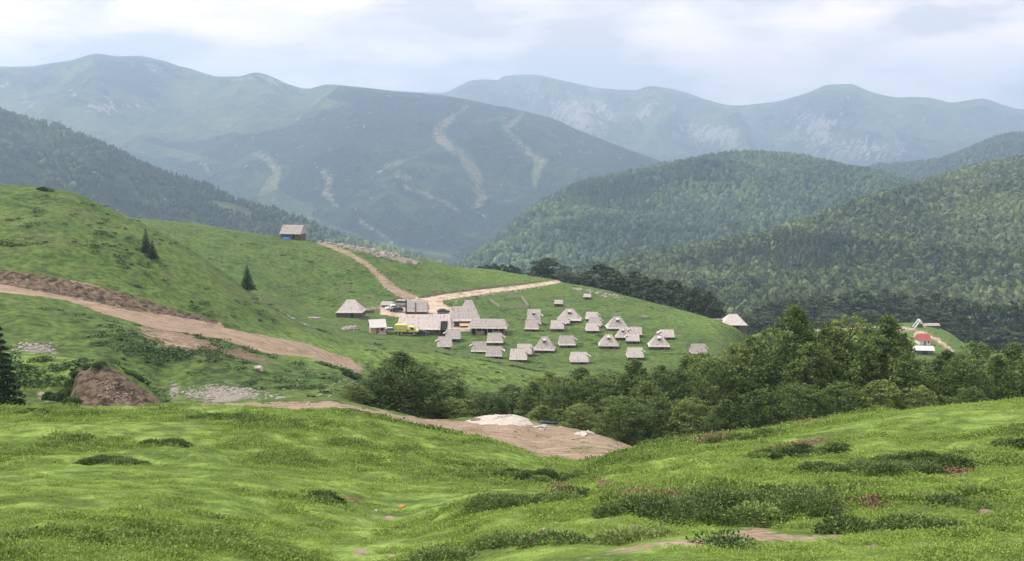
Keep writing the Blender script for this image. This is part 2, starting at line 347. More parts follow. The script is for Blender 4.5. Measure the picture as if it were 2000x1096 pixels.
# ---------------------------------------------------------------- the near ground, one sheet
v0 = float(VW(-1.75 / 2.0))
CURVES = [
 [(-900,v0,2),(2900,v0,2)],
 [(-900,1110,12),(0,1110,12),(400,1110,13),(650,1112,15.5),(850,1110,12.5),(1100,1110,10),(1500,1110,9.5),(2900,1110,9.5)],
 [(-900,990,20),(0,990,20),(400,1000,22),(600,1020,23),(760,1012,27),(870,1012,23),(960,1000,20),(1200,1003,18),(1500,1000,17.5),(2000,990,17),(2900,985,17)],
 [(-900,895,34),(0,895,34),(400,905,34),(700,930,36),(900,938,39),(1050,938,42),(1140,932,44),(1200,922,38),(1400,915,31),(1700,905,29),(2000,890,28),(2900,875,28)],
 [(-900,798,60),(0,800,60),(400,801,61),(650,803,62),(750,818,62),(850,842,60),(950,860,58),(1050,890,56),(1130,912,55),(1230,884,54),(1330,866,53),(1400,858,52),(1500,843,51),(1600,826,50),(1700,813,49),(2000,785,48),(2900,730,46)],
 [(-900,803,72),(0,806,72),(650,807,74),(750,822,73),(850,848,72),(950,866,71),(1050,894,68),(1130,900,67),(1200,892,68),(1250,905,68),(1400,895,70),(1600,875,70),(2000,840,70),(2900,790,70)],
 [(-900,790,88),(0,801,88),(170,799,88),(330,793,89),(650,784,90),(700,790,91),(750,800,92),(850,819,94),(950,813,96),(1000,812,96),(1050,826,96),(1150,843,94),(1235,872,90),(1300,895,90),(1400,900,90),(1600,885,90),(2000,860,88),(2900,820,88)],
 [(-900,700,94),(0,772,94),(100,780,94),(130,775,95),(150,722,97),(200,714,97),(250,735,97),(290,763,97),(325,789,97),(400,788,98),(500,782,98),(650,777,99),(720,800,103),(800,825,105),(950,832,108),(1050,840,108),(1200,868,106),(1300,900,104),(1500,900,104),(2000,875,104),(2900,840,104)],
 [(-900,660,108),(0,688,108),(60,689,108),(140,698,108),(230,712,108),(270,740,108),(325,783,108),(400,768,111),(450,760,113),(500,766,113),(600,773,112),(680,780,112),(760,815,118),(900,842,122),(1100,850,124),(1300,895,124),(1500,895,124),(2000,872,124),(2900,840,124)],
 [(-900,668,117),(0,696,117),(60,697,117),(200,716,118),(270,738,119),(325,764,119),(450,742,123),(600,750,126),(690,765,126),(760,800,132),(900,826,137),(1100,832,140),(1300,875,140),(2000,862,140),(2900,830,140)],
 [(-900,600,136),(0,640,136),(200,650,137),(350,668,139),(500,700,143),(600,722,146),(690,748,148),(760,778,153),(900,798,158),(1100,806,160),(1300,845,160),(2000,850,165),(2900,830,165)],
 [(-900,510,158),(0,573,158),(150,594,160),(300,629,162),(430,657,165),(560,687,170),(690,724,176),(760,755,182),(900,772,190),(1050,782,195),(1200,795,196),(1400,815,198),(2000,830,200),(2900,810,200)],
 [(-900,490,164),(0,558,164),(100,574,165),(250,602,167),(430,642,171),(600,677,179),(690,709,187),(780,735,197),(900,750,207),(1050,762,213),(1200,772,216),(1400,795,218),(2000,815,225),(2900,800,225)],
 [(-900,460,171),(0,527,169),(100,540,170),(250,573,172),(430,624,176),(600,664,190),(690,690,202),(800,693,217),(900,706,223),(1000,722,229),(1050,734,233),(1150,740,236),(1300,742,238),(1400,752,242),(1600,795,250),(2900,790,255)],
 [(-900,330,235),(0,367,235),(130,374,238),(200,400,240),(280,432,240),(400,502,240),(500,577,238),(560,613,234),(620,646,232),(700,674,240),(800,681,248),(900,692,268),(1000,706,262),(1050,715,258),(1300,715,258),(1400,722,260),(1500,755,272),(1600,785,280),(2900,790,285)],
 [(-900,400,275),(0,430,275),(200,452,275),(400,548,275),(500,604,272),(560,633,270),(620,648,275),(700,652,290),(800,655,296),(900,656,299),(1300,656,299),(1400,670,290),(1500,735,300),(1600,775,310),(2900,780,320)],
 [(-900,460,330),(0,480,330),(300,510,330),(500,566,336),(620,602,338),(750,604,340),(850,605,345),(1000,606,345),(1170,606,345),(1240,606,345),(1320,622,328),(1400,643,311),(1500,720,330),(1600,762,345),(2900,770,355)],
 [(-900,410,430),(0,420,430),(280,428,430),(400,441,425),(550,464,415),(620,472,410),(730,488,410),(830,509,415),(930,523,420),(1040,541,420),(1090,549,418),(1150,560,402),(1240,582,373),(1320,602,350),(1400,625,327),(1450,645,330),(1500,695,350),(1600,740,385),(2900,745,400)],
 [(-900,500,520),(280,520,520),(620,540,520),(1090,600,500),(1240,640,460),(1400,690,425),(1500,700,425),(1600,700,435),(1800,698,440),(2000,705,440),(2900,705,440)],
 [(-900,600,650),(600,640,650),(1090,640,650),(1300,680,560),(1400,672,520),(1500,650,510),(1600,642,510),(1700,636,510),(1790,631,510),(1850,647,505),(1880,668,500),(1950,690,500),(2900,700,500)],
 [(-900,655,800),(1400,665,800),(1500,672,750),(1700,672,700),(1900,690,640),(2900,680,800)],
 [(-900,766,1500),(2900,766,1500)],
 [(-900,350,10400),(2900,350,10400)],
]
SUB = [10, 26, 46, 56, 12, 34, 26, 16, 14, 20, 30, 14, 18, 44, 22, 30, 40, 10, 12, 8, 6, 6]
US = np.concatenate([np.arange(-900, -100, 16), np.arange(-100, 2100, 4), np.arange(2100, 2901, 16)]).astype(float)
lY, wW = [], []
for cv in CURVES:
    a = np.array(cv, float); lY.append(np.log(pchip(a[:, 0], a[:, 2], US))); wW.append(W(pchip(a[:, 0], a[:, 1], US)))
lY = np.array(lY); wW = np.array(wW)
for k in range(1, len(lY)): lY[k] = np.maximum(lY[k], lY[k-1] + 0.006)
S = np.concatenate([np.linspace(k, k + 1, n, endpoint=False) for k, n in enumerate(SUB)] + [[len(SUB)]])
GY = np.zeros((len(S), len(US))); GW = np.zeros_like(GY)
for i in range(len(US)):
    GY[:, i] = np.exp(np.interp(S, np.arange(len(lY)), lY[:, i])); GW[:, i] = pchip(lY[:, i], wW[:, i], np.log(GY[:, i]))
GZ = GW * GY; GX = XU(US[None, :], GY, GW)
GU = np.broadcast_to(US, GY.shape)
V_ = VW(GW)
# hummocks
nh_extra = 0; amp = sstep(3, 12, GY) * (1 - sstep(900, 2000, GY))
vill = sstep(880, 1000, GU) * (1 - sstep(1380, 1450, GU)) * sstep(245, 262, GY) * (1 - sstep(380, 410, GY))
vill = np.maximum(vill, sstep(690, 730, GU) * (1 - sstep(1380, 1450, GU)) * sstep(285, 295, GY) * (1 - sstep(345, 365, GY)))
nh = fbm(GX / 2.3, GY / 2.3, 4, 3) * 0.13 * (1 - sstep(120, 250, GY)) + fbm(GX / 9, GY / 9, 3, 11) * 0.22 * sstep(8, 40, GY)
nh += fbm(GX / 26, GY / 26, 3, 23) * 0.9 * sstep(60, 220, GY) * (1 - 0.9 * vill) + fbm(GX / 0.55, GY / 0.55, 2, 31) * 0.055 * (1 - sstep(50, 90, GY))
nh += (fbm(GX / 7, GY / 11, 3, 63) * 0.55 + ridged(GX / 17 + GZ * .25, GY / 21, 3, 64) * 0.9 - .45) * sstep(95, 130, GY) * (1 - sstep(380, 460, GY)) * (1 - vill) * (1 - .75 * np.clip(inpoly(GU, V_, [(-900,440),(0,500),(300,580),(480,630),(720,690),(720,740),(400,670),(0,595),(-900,560)]).astype(float), 0, 1))
bkm = sstep(135, 160, GU) * (1 - sstep(290, 320, GU)) * sstep(88, 90, GY) * (1 - sstep(97, 99, GY))
nh += (ridged(GX / 2.2, GY / 6, 3, 88) - .6) * 1.1 * bkm
hp = sstep(0.1, 0.5, fbm(GX / 3.4, GY / 3.4, 3, 77)) * 0.19 * (1 - sstep(60, 130, GY))
GZ = GZ + (nh + hp) * amp
GW = GZ / GY; GX = XU(US[None, :], GY, GW); GV = VW(GW)
def _col(u):
    i = np.clip(np.searchsorted(US, u) - 1, 0, len(US) - 2); return i, (u - US[i]) / (US[i+1] - US[i])
def gz(x, y):
    """ground height under a point"""
    wv = -0.18
    for _ in range(3):
        u = float(UX(x, y, wv)); i, t = _col(u); t = min(max(t, 0), 1)
        z = np.interp(y, GY[:, i], GZ[:, i]) * (1 - t) + np.interp(y, GY[:, i+1], GZ[:, i+1]) * t; wv = z / y
    return float(z)
def hit(u, v, y0=5, y1=900):
    """ground point seen at a pixel, between two depths"""
    i, t = _col(u); Yc = GY[:, i] * (1 - t) + GY[:, i+1] * t; Vc = GV[:, i] * (1 - t) + GV[:, i+1] * t
    ok = np.where((Yc[:-1] >= y0) & (Yc[1:] <= y1) & (Vc[:-1] >= v) & (Vc[1:] < v))[0]
    if len(ok):
        j = ok[0]; s_ = (Vc[j] - v) / (Vc[j] - Vc[j+1]); Y = Yc[j] + s_ * (Yc[j+1] - Yc[j])
    else:
        m = np.where((Yc >= y0) & (Yc <= y1))[0]; j = m[np.argmin(abs(Vc[m] - v))]; Y = Yc[j]
    x, _, _ = at(u, v, Y); return x, float(Y), gz(x, Y)
yr = lambda a, b: (GY >= a) & (GY <= b)
dirt = np.zeros_like(GY); rock = np.zeros_like(GY); bank = np.zeros_like(GY); heath = np.zeros_like(GY); bright = np.zeros_like(GY); pink = np.zeros_like(GY)
def put(arr, m, rngY, k=1.0):
    np.maximum(arr, m * k * yr(*rngY), out=arr)
road_poly = [(-900,470),(0,527),(100,541),(170,553),(250,576),(270,592),(330,606),(430,629),(440,641),(520,656),(600,671),(650,690),(692,703),(692,720),(660,716),(600,697),(520,690),(430,662),(380,653),(300,641),(200,612),(130,587),(60,577),(0,571),(-900,510)]
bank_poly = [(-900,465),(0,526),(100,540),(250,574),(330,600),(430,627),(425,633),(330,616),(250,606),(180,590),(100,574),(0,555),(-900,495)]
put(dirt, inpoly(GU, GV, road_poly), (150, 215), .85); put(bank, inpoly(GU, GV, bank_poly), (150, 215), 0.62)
put(dirt, ell(GU, GV, 330, 660, 90, 22, 14), (130, 175), 0.55); put(pink, ell(GU, GV, 360, 665, 120, 25, 14), (130, 175), 0.9)
put(pink, ell(GU, GV, 460, 690, 90, 14, 14), (130, 175), 0.8)
put(dirt, line(GU, GV, [(560,680,6),(640,700,12),(690,715,16)]), (150, 215), 0.8); put(bright, ell(GU, GV, 620, 690, 120, 30, 15), (150, 230), 0.8)  # bright ellipse paints the sunlit left end of the rim
track = line(GU, GV, [(170,803,16),(330,799,18),(480,797,20),(650,795,24),(720,808,20),(800,824,18),(900,834,24)], 5)
put(dirt, track, (62, 110), 0.9)
pad = [(740,806),(830,818),(905,823),(945,814),(1045,826),(1130,836),(1180,853),(1240,873),(1215,888),(1130,906),(1080,905),(1000,872),(930,854),(820,840),(750,822)]
put(dirt, inpoly(GU, GV, pad), (61, 108), .74); 
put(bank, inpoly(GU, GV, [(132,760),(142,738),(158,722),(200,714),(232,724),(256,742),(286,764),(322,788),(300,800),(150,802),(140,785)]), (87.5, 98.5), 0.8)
put(rock, ell(GU, GV, 225, 768, 50, 20, 35), (87, 98), 0.5)
put(dirt, ell(GU, GV, 95, 775, 30, 14, 20), (88, 96), 0.8); put(dirt, ell(GU, GV, 700, 720, 14, 14), (150, 215), 0.7)
put(rock, ell(GU, GV, 440, 772, 70, 22), (98, 120), 0.85); put(rock, ell(GU, GV, 340, 765, 16, 26), (98, 125), 0.6); put(rock, ell(GU, GV, 70, 680, 48, 14, 5), (117, 135), 0.7)
r2 = line(GU, GV, [(622,472,9),(680,494,9),(720,519,10),(745,543,13),(775,570,16),(815,588,20)]); r2 = np.maximum(r2, line(GU, GV, [(738,540,5),(752,560,6),(790,583,8)]))
put(dirt, r2, (325, 440), .85)
r3 = line(GU, GV, [(815,592,12),(860,582,11),(940,571,9),(1020,561,7),(1070,553.5,6),(1092,549.5,6)], 1.5)
put(dirt, r3, (325, 440), 1.3); put(bank, line(GU, GV, [(815,582,4),(860,574,5),(940,563,4),(1020,554,3),(1060,549,2)], 1.5), (325, 440), 0.85)
yard = [(815,583),(858,582),(872,598),(900,604),(912,620),(925,645),(880,645),(800,622),(742,615),(742,590),(790,592)]
put(dirt, inpoly(GU, GV, yard), (280, 360), 1.1)
put(dirt, line(GU, GV, [(745,600,8),(700,604,3)]), (280, 360), 0.6)
put(rock, ell(GU, GV, 715, 487, 95, 9, 13), (395, 412), 0.8); put(rock, ell(GU, GV, 780, 505, 50, 8, 14), (380, 415), 0.7)
for p in ([(560,778,2),(585,740,2),(605,715,2)], [(615,778,3),(655,748,3),(690,735,3)], [(632,782,3),(668,755,3),(700,742,3)], [(690,775,4),(745,745,5)]):
    put(dirt, line(GU, GV, p, 1.5), (100, 180), 0.75)
put(heath, ell(GU, GV, 350, 700, 400, 80, 12), (117, 160), 0.62); put(heath, ell(GU, GV, 90, 390, 160, 25, 5), (180, 240), 0.55)  # first ellipse: shrubs, plus the slope's cloud shadow painted as darker colour
put(heath, line(GU, GV, [(280,430,26),(400,500,26),(500,575,26),(600,640,16)], 10), (190, 260), 0.6)
put(bright, (1 - sstep(64, 95, GY)) * 1.0, (0, 110), 0.92)
put(bright, ell(GU, GV, 90, 715, 150, 50), (97, 117), 0.7)
put(bright, ell(GU, GV, 860, 715, 330, 34, 8), (190, 245), 0.62); put(bright, ell(GU, GV, 1000, 545, 130, 14, 8), (380, 425), 0.45); put(bright, ell(GU, GV, 1480, 650, 200, 22, 10), (260, 345), 0.5)  # first ellipse puts the sun on the meadow rim into the grass colour
put(heath, sstep(0.0, 0.5, fbm(GX / 5.5, GY / 5.5, 3, 55)), (0, 70), 0.42)
put(heath, ell(GU, GV, 250, 1010, 280, 90, 8), (0, 60), 0.42)
# foreground sand, heather
put(dirt, line(GU, GV, [(1120,1100,10),(1200,1078,12),(1300,1062,12),(1400,1056,16),(1470,1044,34),(1540,1050,14),(1640,1046,8)], 6), (8, 26), 0.72)
for (a, b, c_, d) in ((760,1010,12,9),(1060,1033,10,7),(1240,1032,26,9),(705,1078,18,8),(770,1088,16,7),(1700,1066,26,5),(1560,1088,22,5)): put(dirt, ell(GU, GV, a, b, c_, d), (8, 30), 0.7)
for (a, b, c_, d, e) in ((1700,980,40,9,0),(1790,968,40,7,0),(1590,862,75,9,-12),(1540,878,80,9,-10),(1400,858,60,12,-5),(1580,820,60,9,-5),(1240,965,60,7,0),(1180,945,20,10,0),(1100,955,40,7,0),(1300,970,60,5,0),(1850,922,60,10,0),(690,975,30,12,20)): put(pink, ell(GU, GV, a, b, c_, d, e), (10, 60), 0.75)
put(dirt, line(GU, GV, [(1560,648,5),(1620,646,5),(1700,640,5),(1765,642,6),(1800,650,7),(1830,664,7),(1860,686,6)], 2), (430, 520), 1.1)
put(dirt, line(GU, GV, [(1795,655,4),(1760,668,5),(1770,680,8)], 2), (430, 520), 0.9); put(bright, ell(GU, GV, 1700, 665, 220, 40), (430, 520), 0.6)
jj, ii = np.meshgrid(np.arange(len(S) - 1), np.arange(len(US) - 1), indexing='ij')
idx = lambda j, i: j * len(US) + i
quads = np.stack([idx(jj, ii), idx(jj, ii + 1), idx(jj + 1, ii + 1), idx(jj + 1, ii)], -1).reshape(-1, 4)
GPTS = np.stack([GX, GY, GZ], -1).reshape(-1, 3)
fm = lambda a: a[:-1, :-1].ravel()
is_road = (fm(dirt) > 0.5) & (fm(GY) > 60)
def submesh(name, sel, mat):
    q = quads[sel]; used, inv = np.unique(q, return_inverse=True)
    at1 = np.stack([dirt, rock, bank], -1).reshape(-1, 3)[used]; at2 = np.stack([heath, bright, pink], -1).reshape(-1, 3)[used]
    return link(name, mesh_np(name, GPTS[used], inv.reshape(-1, 4), mat, {'mask': at1, 'masktwo': at2}, True))
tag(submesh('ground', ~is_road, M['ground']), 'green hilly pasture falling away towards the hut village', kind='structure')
yroad = fm(GY); pale_ = fm(np.maximum(r3, inpoly(GU, GV, yard))) > .3
tag(submesh('dirt_track', is_road & (yroad >= 230) & ~pale_ & (yroad < 430), M['ground']), 'rutted brown track climbing from the village to the skyline hut', kind='structure')
tag(submesh('dirt_road', is_road & (yroad > 125) & (yroad < 230), M['ground']), 'broad brown dirt road cut across the left hillside', kind='structure')
tag(submesh('dirt_track', is_road & (yroad <= 125), M['ground']), 'bare earth track and pad behind the near grass mound', kind='structure')
tag(submesh('gravel_road', is_road & (yroad >= 230) & (pale_ | (yroad >= 430)), M['palegravel']), 'pale road and yard leading through the village', kind='structure')

# ---------------------------------------------------------------- hills and mountains
def patch(name, label, crest, base, zb, nu, nt_, prof, relief, maskf, mat, backlen=0.35, seed=0):
    c = np.array(crest, float); b = np.array(base, float); u0, u1 = c[0, 0], c[-1, 0]; U = np.linspace(u0, u1, nu)
    vc = pchip(c[:, 0], c[:, 1], U); yc = pchip(c[:, 0], c[:, 2], U); yb = np.interp(U, b[:, 0], b[:, 1])
    T = np.concatenate([np.linspace(0, 1, nt_), 1 + np.linspace(0, 1, max(nt_ // 5, 6))[1:]])[:, None]
    wc = W(vc)[None, :]; zc = wc * yc
    Yg = np.where(T <= 1, yb + (yc - yb) * T, yc * (1 + backlen * (T - 1)))
    zt = np.where(T <= 1, zb + (zc - zb) * prof(T), zc + (zb - 60 - zc) * (T - 1) ** 1.15)
    Xg = XU(U[None, :], Yg, zt / Yg)
    wx = fbm(Xg / 900, Yg / 900, 3, seed + 50) * 260
    env = np.where(T <= 1, sstep(0, .2, T + .03) * np.clip((1 - T) * 4.5, 0, 1) ** 0.9, 0)
    Z = zt + relief(Xg + wx, Yg, seed) * env
    crest_n = fbm(Xg / (yc * 0.02), Yg / (yc * 0.02), 3, seed + 9) * yc * 0.0012
    Z = Z + crest_n * sstep(0.6, 1.0, T) * (T > 1)
    Z = np.where(T <= 1, np.minimum(Z, (wc - (.003 + .03 * (1 - T)) * (1 - T)) * Yg + crest_n * sstep(.6, 1, T)), Z)
    Xg = XU(U[None, :], Yg, Z / Yg); Vv = VW(Z / Yg); UU = np.broadcast_to(U, Yg.shape)
    mk = maskf(UU, Vv, Xg, Yg, Z, T); n0 = len(U)
    j, i = np.meshgrid(np.arange(len(T) - 1), np.arange(n0 - 1), indexing='ij'); q = np.stack([j*n0+i, j*n0+i+1, (j+1)*n0+i+1, (j+1)*n0+i], -1).reshape(-1, 4)
    o = link(name, mesh_np(name, np.stack([Xg, Yg, Z], -1).reshape(-1, 3), q, mat, {'mask': mk.reshape(-1, 3)}, True))
    tag(o, label, kind='structure'); return dict(X=Xg, Y=Yg, Z=Z, U=UU, V=Vv, T=np.broadcast_to(T, Yg.shape), obj=o)
st3 = lambda a, b, c: np.stack([np.clip(a, 0, 1) + 0 * b, np.clip(b, 0, 1) + 0 * a, np.clip(c, 0, 1) + 0 * a], -1)

kcrest = [(-900,160,7500),(-300,135,7200),(0,131,7000),(60,130,7000),(100,124,7000),(140,118,7000),(170,109,7000),(190,106,7000),(225,110,7000),(270,109,7000),(300,114,6900),(360,131,6700),(430,150,6400),(465,149,6300),(500,142,6200),(530,150,6100),(565,166,6000),(600,173,5800),(640,165,5500),(700,170,5300),(780,179,5200),(880,189,5100),(960,205,5000),(1020,216,4950),(1080,232,4900),(1130,254,4850),(1200,281,4800),(1300,318,4700),(1400,352,4600),(1600,420,4500)]
def kmask(U, V, X, Y, Z, T):
    nz = fbm(X / 500, Y / 500, 4, 5)
    tl = pchip([-900, 0, 200, 300, 420, 560, 640, 700, 1600], [270, 275, 285, 275, 262, 240, 185, 150, 100], U)
    fo = sstep(-10, 14, V - tl + nz * 26); fo = np.maximum(fo, 0.5 * sstep(-0.15, 0.3, nz) + 0.3 * ell(U, V, 200, 160, 140, 60)); fo = fo * (1 - ell(U, V, 395, 190, 80, 30)) * (1 - ell(U, V, 620, 203, 60, 13))  # cleared ellipses paint the sunny patches near the crest as grass
    fo = fo * (1 - ell(U, V, 220, 285, 180, 12, 9) * 0.8) * (1 - ell(U, V, 330, 295, 110, 9, 14) * .8)
    pi = 0 * U
    PST = ([(912,208,5),(880,232,10),(855,255,16),(860,272,16),(905,305,12),(920,325,15),(938,350,13),(930,370,9),(945,385,12),(930,402,12)],
              [(1020,222,7),(1000,243,10),(985,250,8),(1010,275,8),(1040,303,11),(1058,318,15),(1045,345,10),(1045,366,8)],
              [(495,300,7),(525,312,12),(541,335,15),(533,365,14)], [(632,338,12),(646,355,11),(635,377,11),(655,402,6)],
              [(755,327,6),(800,310,3),(855,285,3)], [(778,341,10),(800,350,7)], [(790,365,8),(830,378,5),(870,395,7),(897,411,9)],
              [(700,430,7),(740,455,7),(775,482,6),(805,498,6)], [(400,325,8),(406,335,7)])
    for p in PST:
        pi = np.maximum(pi, line(U, V, [(a, b, c * 1.25) for a, b, c in p], 7))
    gr = np.maximum(line(U, V, [(533,350,20),(526,385,44),(560,408,44),(600,408,22)], 9), line(U, V, [(860,280,10),(905,300,24),(930,345,26)], 10) * 0.9)
    gr = np.maximum(gr, line(U, V, [(560,410,16),(640,440,8),(760,480,10),(880,500,14)], 8) * 0.8)
    for p in PST: gr = np.maximum(gr, line(U, V, [(a, b, c * 1.9) for a, b, c in p], 9) * .6)
    fo = fo * (1 - gr)
    rk = np.maximum.reduce([ell(U, V, 205, 207, 34, 16), ell(U, V, 262, 208, 14, 14), ell(U, V, 475, 155, 40, 7, -5) * .8, ell(U, V, 530, 160, 30, 8, 25), ell(U, V, 5, 166, 14, 6), ell(U, V, 60, 200, 30, 12, 40) * .7, ell(U, V, 140, 180, 20, 8, 50) * .6, ell(U, V, 300, 140, 30, 10, 60) * .5])
    return st3(fo, rk * 0.62 + .05, pi * 0.78)
K = patch('mountain', 'long hazy mountain with ski runs cut through its forest', kcrest, [(-900, 3400), (500, 3300), (900, 3000), (1600, 2900)], -345, 620, 260,
          lambda T: 0.35 * T + 0.65 * np.sin(np.clip(T, 0, 1) * math.pi / 2) ** 1.4, lambda x, y, s: (ridged(x / 800, y / 1500, 5, s) - 0.55) * 330, kmask, M['mountain'], seed=3)
lcrest = [(600,185,9500),(760,179,9400),(860,182,9300),(930,156,9200),(970,157,9200),(985,149,9200),(1040,145,9200),(1100,157,9100),(1170,172,9000),(1240,176,9000),(1270,168,9000),(1310,173,9000),(1380,195,8900),(1430,206,8900),(1500,200,8800),(1580,180,8700),(1620,166,8600),(1660,165,8600),(1700,180,8600),(1760,190,8600),(1800,190,8600),(1860,200,8500),(1915,193,8500),(1960,205,8500),(2000,214,8500),(2300,250,8300),(2900,280,8000)]
def lmask(U, V, X, Y, Z, T):
    nz = fbm(X / 500, Y / 500, 4, 15)
    fo = sstep(0, 30, V - 262 + nz * 50) * 0.55 + 0.2 * sstep(0.2, 0.5, nz)
    fo = np.maximum(fo, ell(U, V, 1600, 230, 150, 60) * 0.6)
    rk = np.maximum.reduce([ell(U, V, 1130, 225, 60, 38, 30), ell(U, V, 1180, 215, 36, 12, 40), ell(U, V, 1260, 215, 34, 14, -40) * .9, ell(U, V, 1390, 262, 70, 22, 5), ell(U, V, 1600, 255, 60, 45) * .7, ell(U, V, 1680, 290, 90, 26) * .6, ell(U, V, 1030, 180, 40, 22) * .5])
    gr = np.maximum(ell(U, V, 1895, 240, 36, 28, -40), ell(U, V, 1330, 200, 50, 22)); return st3(fo * (1 - gr), rk * 0.78 + .10, 0 * U)
Lm = patch('mountain_range', 'farthest rocky mountain range under the clouds', lcrest, [(600, 6000), (2900, 5600)], -345, 520, 200,
           lambda T: 0.3 * T + 0.7 * np.sin(np.clip(T, 0, 1) * math.pi / 2) ** 1.8, lambda x, y, s: (ridged(x / 620, y / 2100, 5, s) - 0.55) * 620, lmask, M['mountain'], backlen=0.09, seed=21)
allf = lambda U, V, X, Y, Z, T: st3(1.0 + 0 * U, 0 * U, 0 * U)
def jmask(U, V, X, Y, Z, T):
    return st3(1 - ell(U, V, 450, 408, 60, 12, 15), 0 * U, 0 * U)
def hmask(U, V, X, Y, Z, T):
    sc_ = line(U, V, [(905, 488, 10), (893, 502, 14), (900, 518, 18)], 4); return st3(1 - sc_, 0 * U, sc_)
rel = lambda a, wl: (lambda x, y, s: (ridged(x / wl, y / (wl * 1.3), 3, s) - 0.5) * a)
pr1 = lambda T: 0.4 * T + 0.6 * np.sin(np.clip(T, 0, 1) * math.pi / 2)
Ip = patch('far_hill', 'dark wooded ridge below the farthest range at right', [(1500,380,3300),(1600,350,3400),(1660,336,3500),(1740,327,3500),(1820,319,3500),(1880,301,3500),(1930,279,3500),(1965,268,3500),(2000,267,3500),(2300,240,3500),(2900,230,3400)], [(1500, 2700), (2900, 2500)], -345, 200, 60, pr1, rel(60, 500), allf, M['mountain'], seed=31)
Jp = patch('wooded_ridge', 'dark wooded ridge descending from the left edge', [(-900,60,2500),(-300,160,2400),(0,221,2300),(60,238,2300),(150,264,2250),(230,300,2200),(300,332,2200),(350,352,2150),(400,364,2150),(460,393,2100),(560,421,2000),(640,453,1950),(700,480,1900),(760,497,1850),(850,520,1800),(950,560,1750)], [(-900, 1200), (0, 1200), (500, 1250), (950, 1500)], -345, 300, 100, pr1, rel(70, 420), jmask, M['mountain'], seed=41)
Hp = patch('wooded_hill', 'domed forested hill in the middle distance', [(700,680,1950),(780,610,1980),(820,575,2000),(870,545,2050),(900,520,2100),(960,481,2200),(1040,412,2300),(1090,385,2350),(1130,366,2400),(1250,337,2450),(1320,322,2500),(1380,311,2500),(1440,304,2500),(1480,303,2500),(1560,310,2450),(1640,327,2400),(1700,340,2300),(1750,352,2300),(1850,390,2200),(2100,420,2200)], [(700, 1650), (1100, 1400), (2100, 1400)], -345, 300, 100, pr1, rel(85, 380), hmask, M['mountain'], seed=51)
Rp = patch('forest_slope', 'nearer forested slope rising to the right edge', [(860,760,800),(900,680,820),(960,600,900),(1050,566,980),(1100,548,1050),(1200,524,1150),(1350,494,1280),(1480,470,1380),(1600,432,1480),(1680,402,1540),(1750,381,1600),(1850,350,1680),(1920,333,1720),(2000,316,1750),(2300,270,1800),(2900,230,1800)], [(860, 700), (1400, 760), (2000, 800), (2900, 800)], -150, 340, 120, pr1, rel(55, 300), allf, M['mountain'], seed=61)

# forest: tiny trees merged into one mass per hill
def ico():
    t = (1 + 5 ** .5) / 2
    v = np.array([(-1,t,0),(1,t,0),(-1,-t,0),(1,-t,0),(0,-1,t),(0,1,t),(0,-1,-t),(0,1,-t),(t,0,-1),(t,0,1),(-t,0,-1),(-t,0,1)], float); v /= np.linalg.norm(v[0])
    f = np.array([(0,11,5),(0,5,1),(0,1,7),(0,7,10),(0,10,11),(1,5,9),(5,11,4),(11,10,2),(10,7,6),(7,1,8),(3,9,4),(3,4,2),(3,2,6),(3,6,8),(3,8,9),(4,9,5),(2,4,11),(6,2,10),(8,6,7),(9,8,1)])
    vs = [tuple(p) for p in v]; d = {}; fs = []
    def mid(a, b):
        k = (min(a, b), max(a, b))
        if k not in d: p = (np.array(vs[a]) + np.array(vs[b])); vs.append(tuple(p / np.linalg.norm(p))); d[k] = len(vs) - 1
        return d[k]
    for a, b, c in f:
        x, y, z = mid(a, b), mid(b, c), mid(c, a); fs += [(a, x, z), (b, y, x), (c, z, y), (x, y, z)]
    return v, f, np.array(vs), np.array(fs)
IV, IF, IV2, IF2 = ico()
def blob_proto(r, fine):
    vs, fs = (IV2, IF2) if fine else (IV, IF)
    v = vs.copy(); v *= (1 + r.uniform(-0.28, 0.3, len(v)))[:, None]; v[:, 2] = v[:, 2] * 0.62 + 0.55; v[:, :2] *= 0.42
    return v, fs
def shag_proto(r, n, conifer):
    d = r.normal(size=(n, 3)); d /= np.linalg.norm(d, axis=1)[:, None]
    if conifer:
        t = r.random(n) ** 0.7; rad = 0.24 * t + 0.02; c = np.stack([rad * d[:, 0] / np.hypot(d[:, 0], d[:, 1]), rad * d[:, 1] / np.hypot(d[:, 0], d[:, 1]), 1 - 0.92 * t], 1); size = 0.06 + 0.05 * t
    else:
        q = 1 - 0.25 * r.random(n) ** 2; bump_ = 1 + 0.25 * np.sin(d[:, 0] * 4 + r.uniform(0, 6)) * np.cos(d[:, 2] * 5)
        c = d * (q * bump_)[:, None] * np.array([0.36, 0.36, 0.42]) + np.array([0, 0, 0.56]); size = np.full(n, 0.115)
    v = c[:, None] + r.normal(size=(n, 3, 3)) * size[:, None, None]
    return v.reshape(-1, 3), np.arange(n * 3).reshape(-1, 3)
def cone_proto(r, tiers):
    vs, fs = [], []
    for k in range(tiers):
        z0 = 0.08 + 0.9 * k / tiers; z1 = min(1.0, z0 + 1.45 / tiers); rr = 0.26 * (1 - 0.82 * k / tiers); n = 6; b = len(vs); ph = r.uniform(0, 6)
        for i in range(n):
            q = rr * r.uniform(0.75, 1.25); a = ph + 2 * math.pi * i / n; vs.append((q * math.cos(a), q * math.sin(a), z0 + r.uniform(-.03, .03)))
        vs.append((0, 0, z1)); fs += [(b + i, b + (i + 1) % n, b + n) for i in range(n)]
    return np.array(vs), np.array(fs)
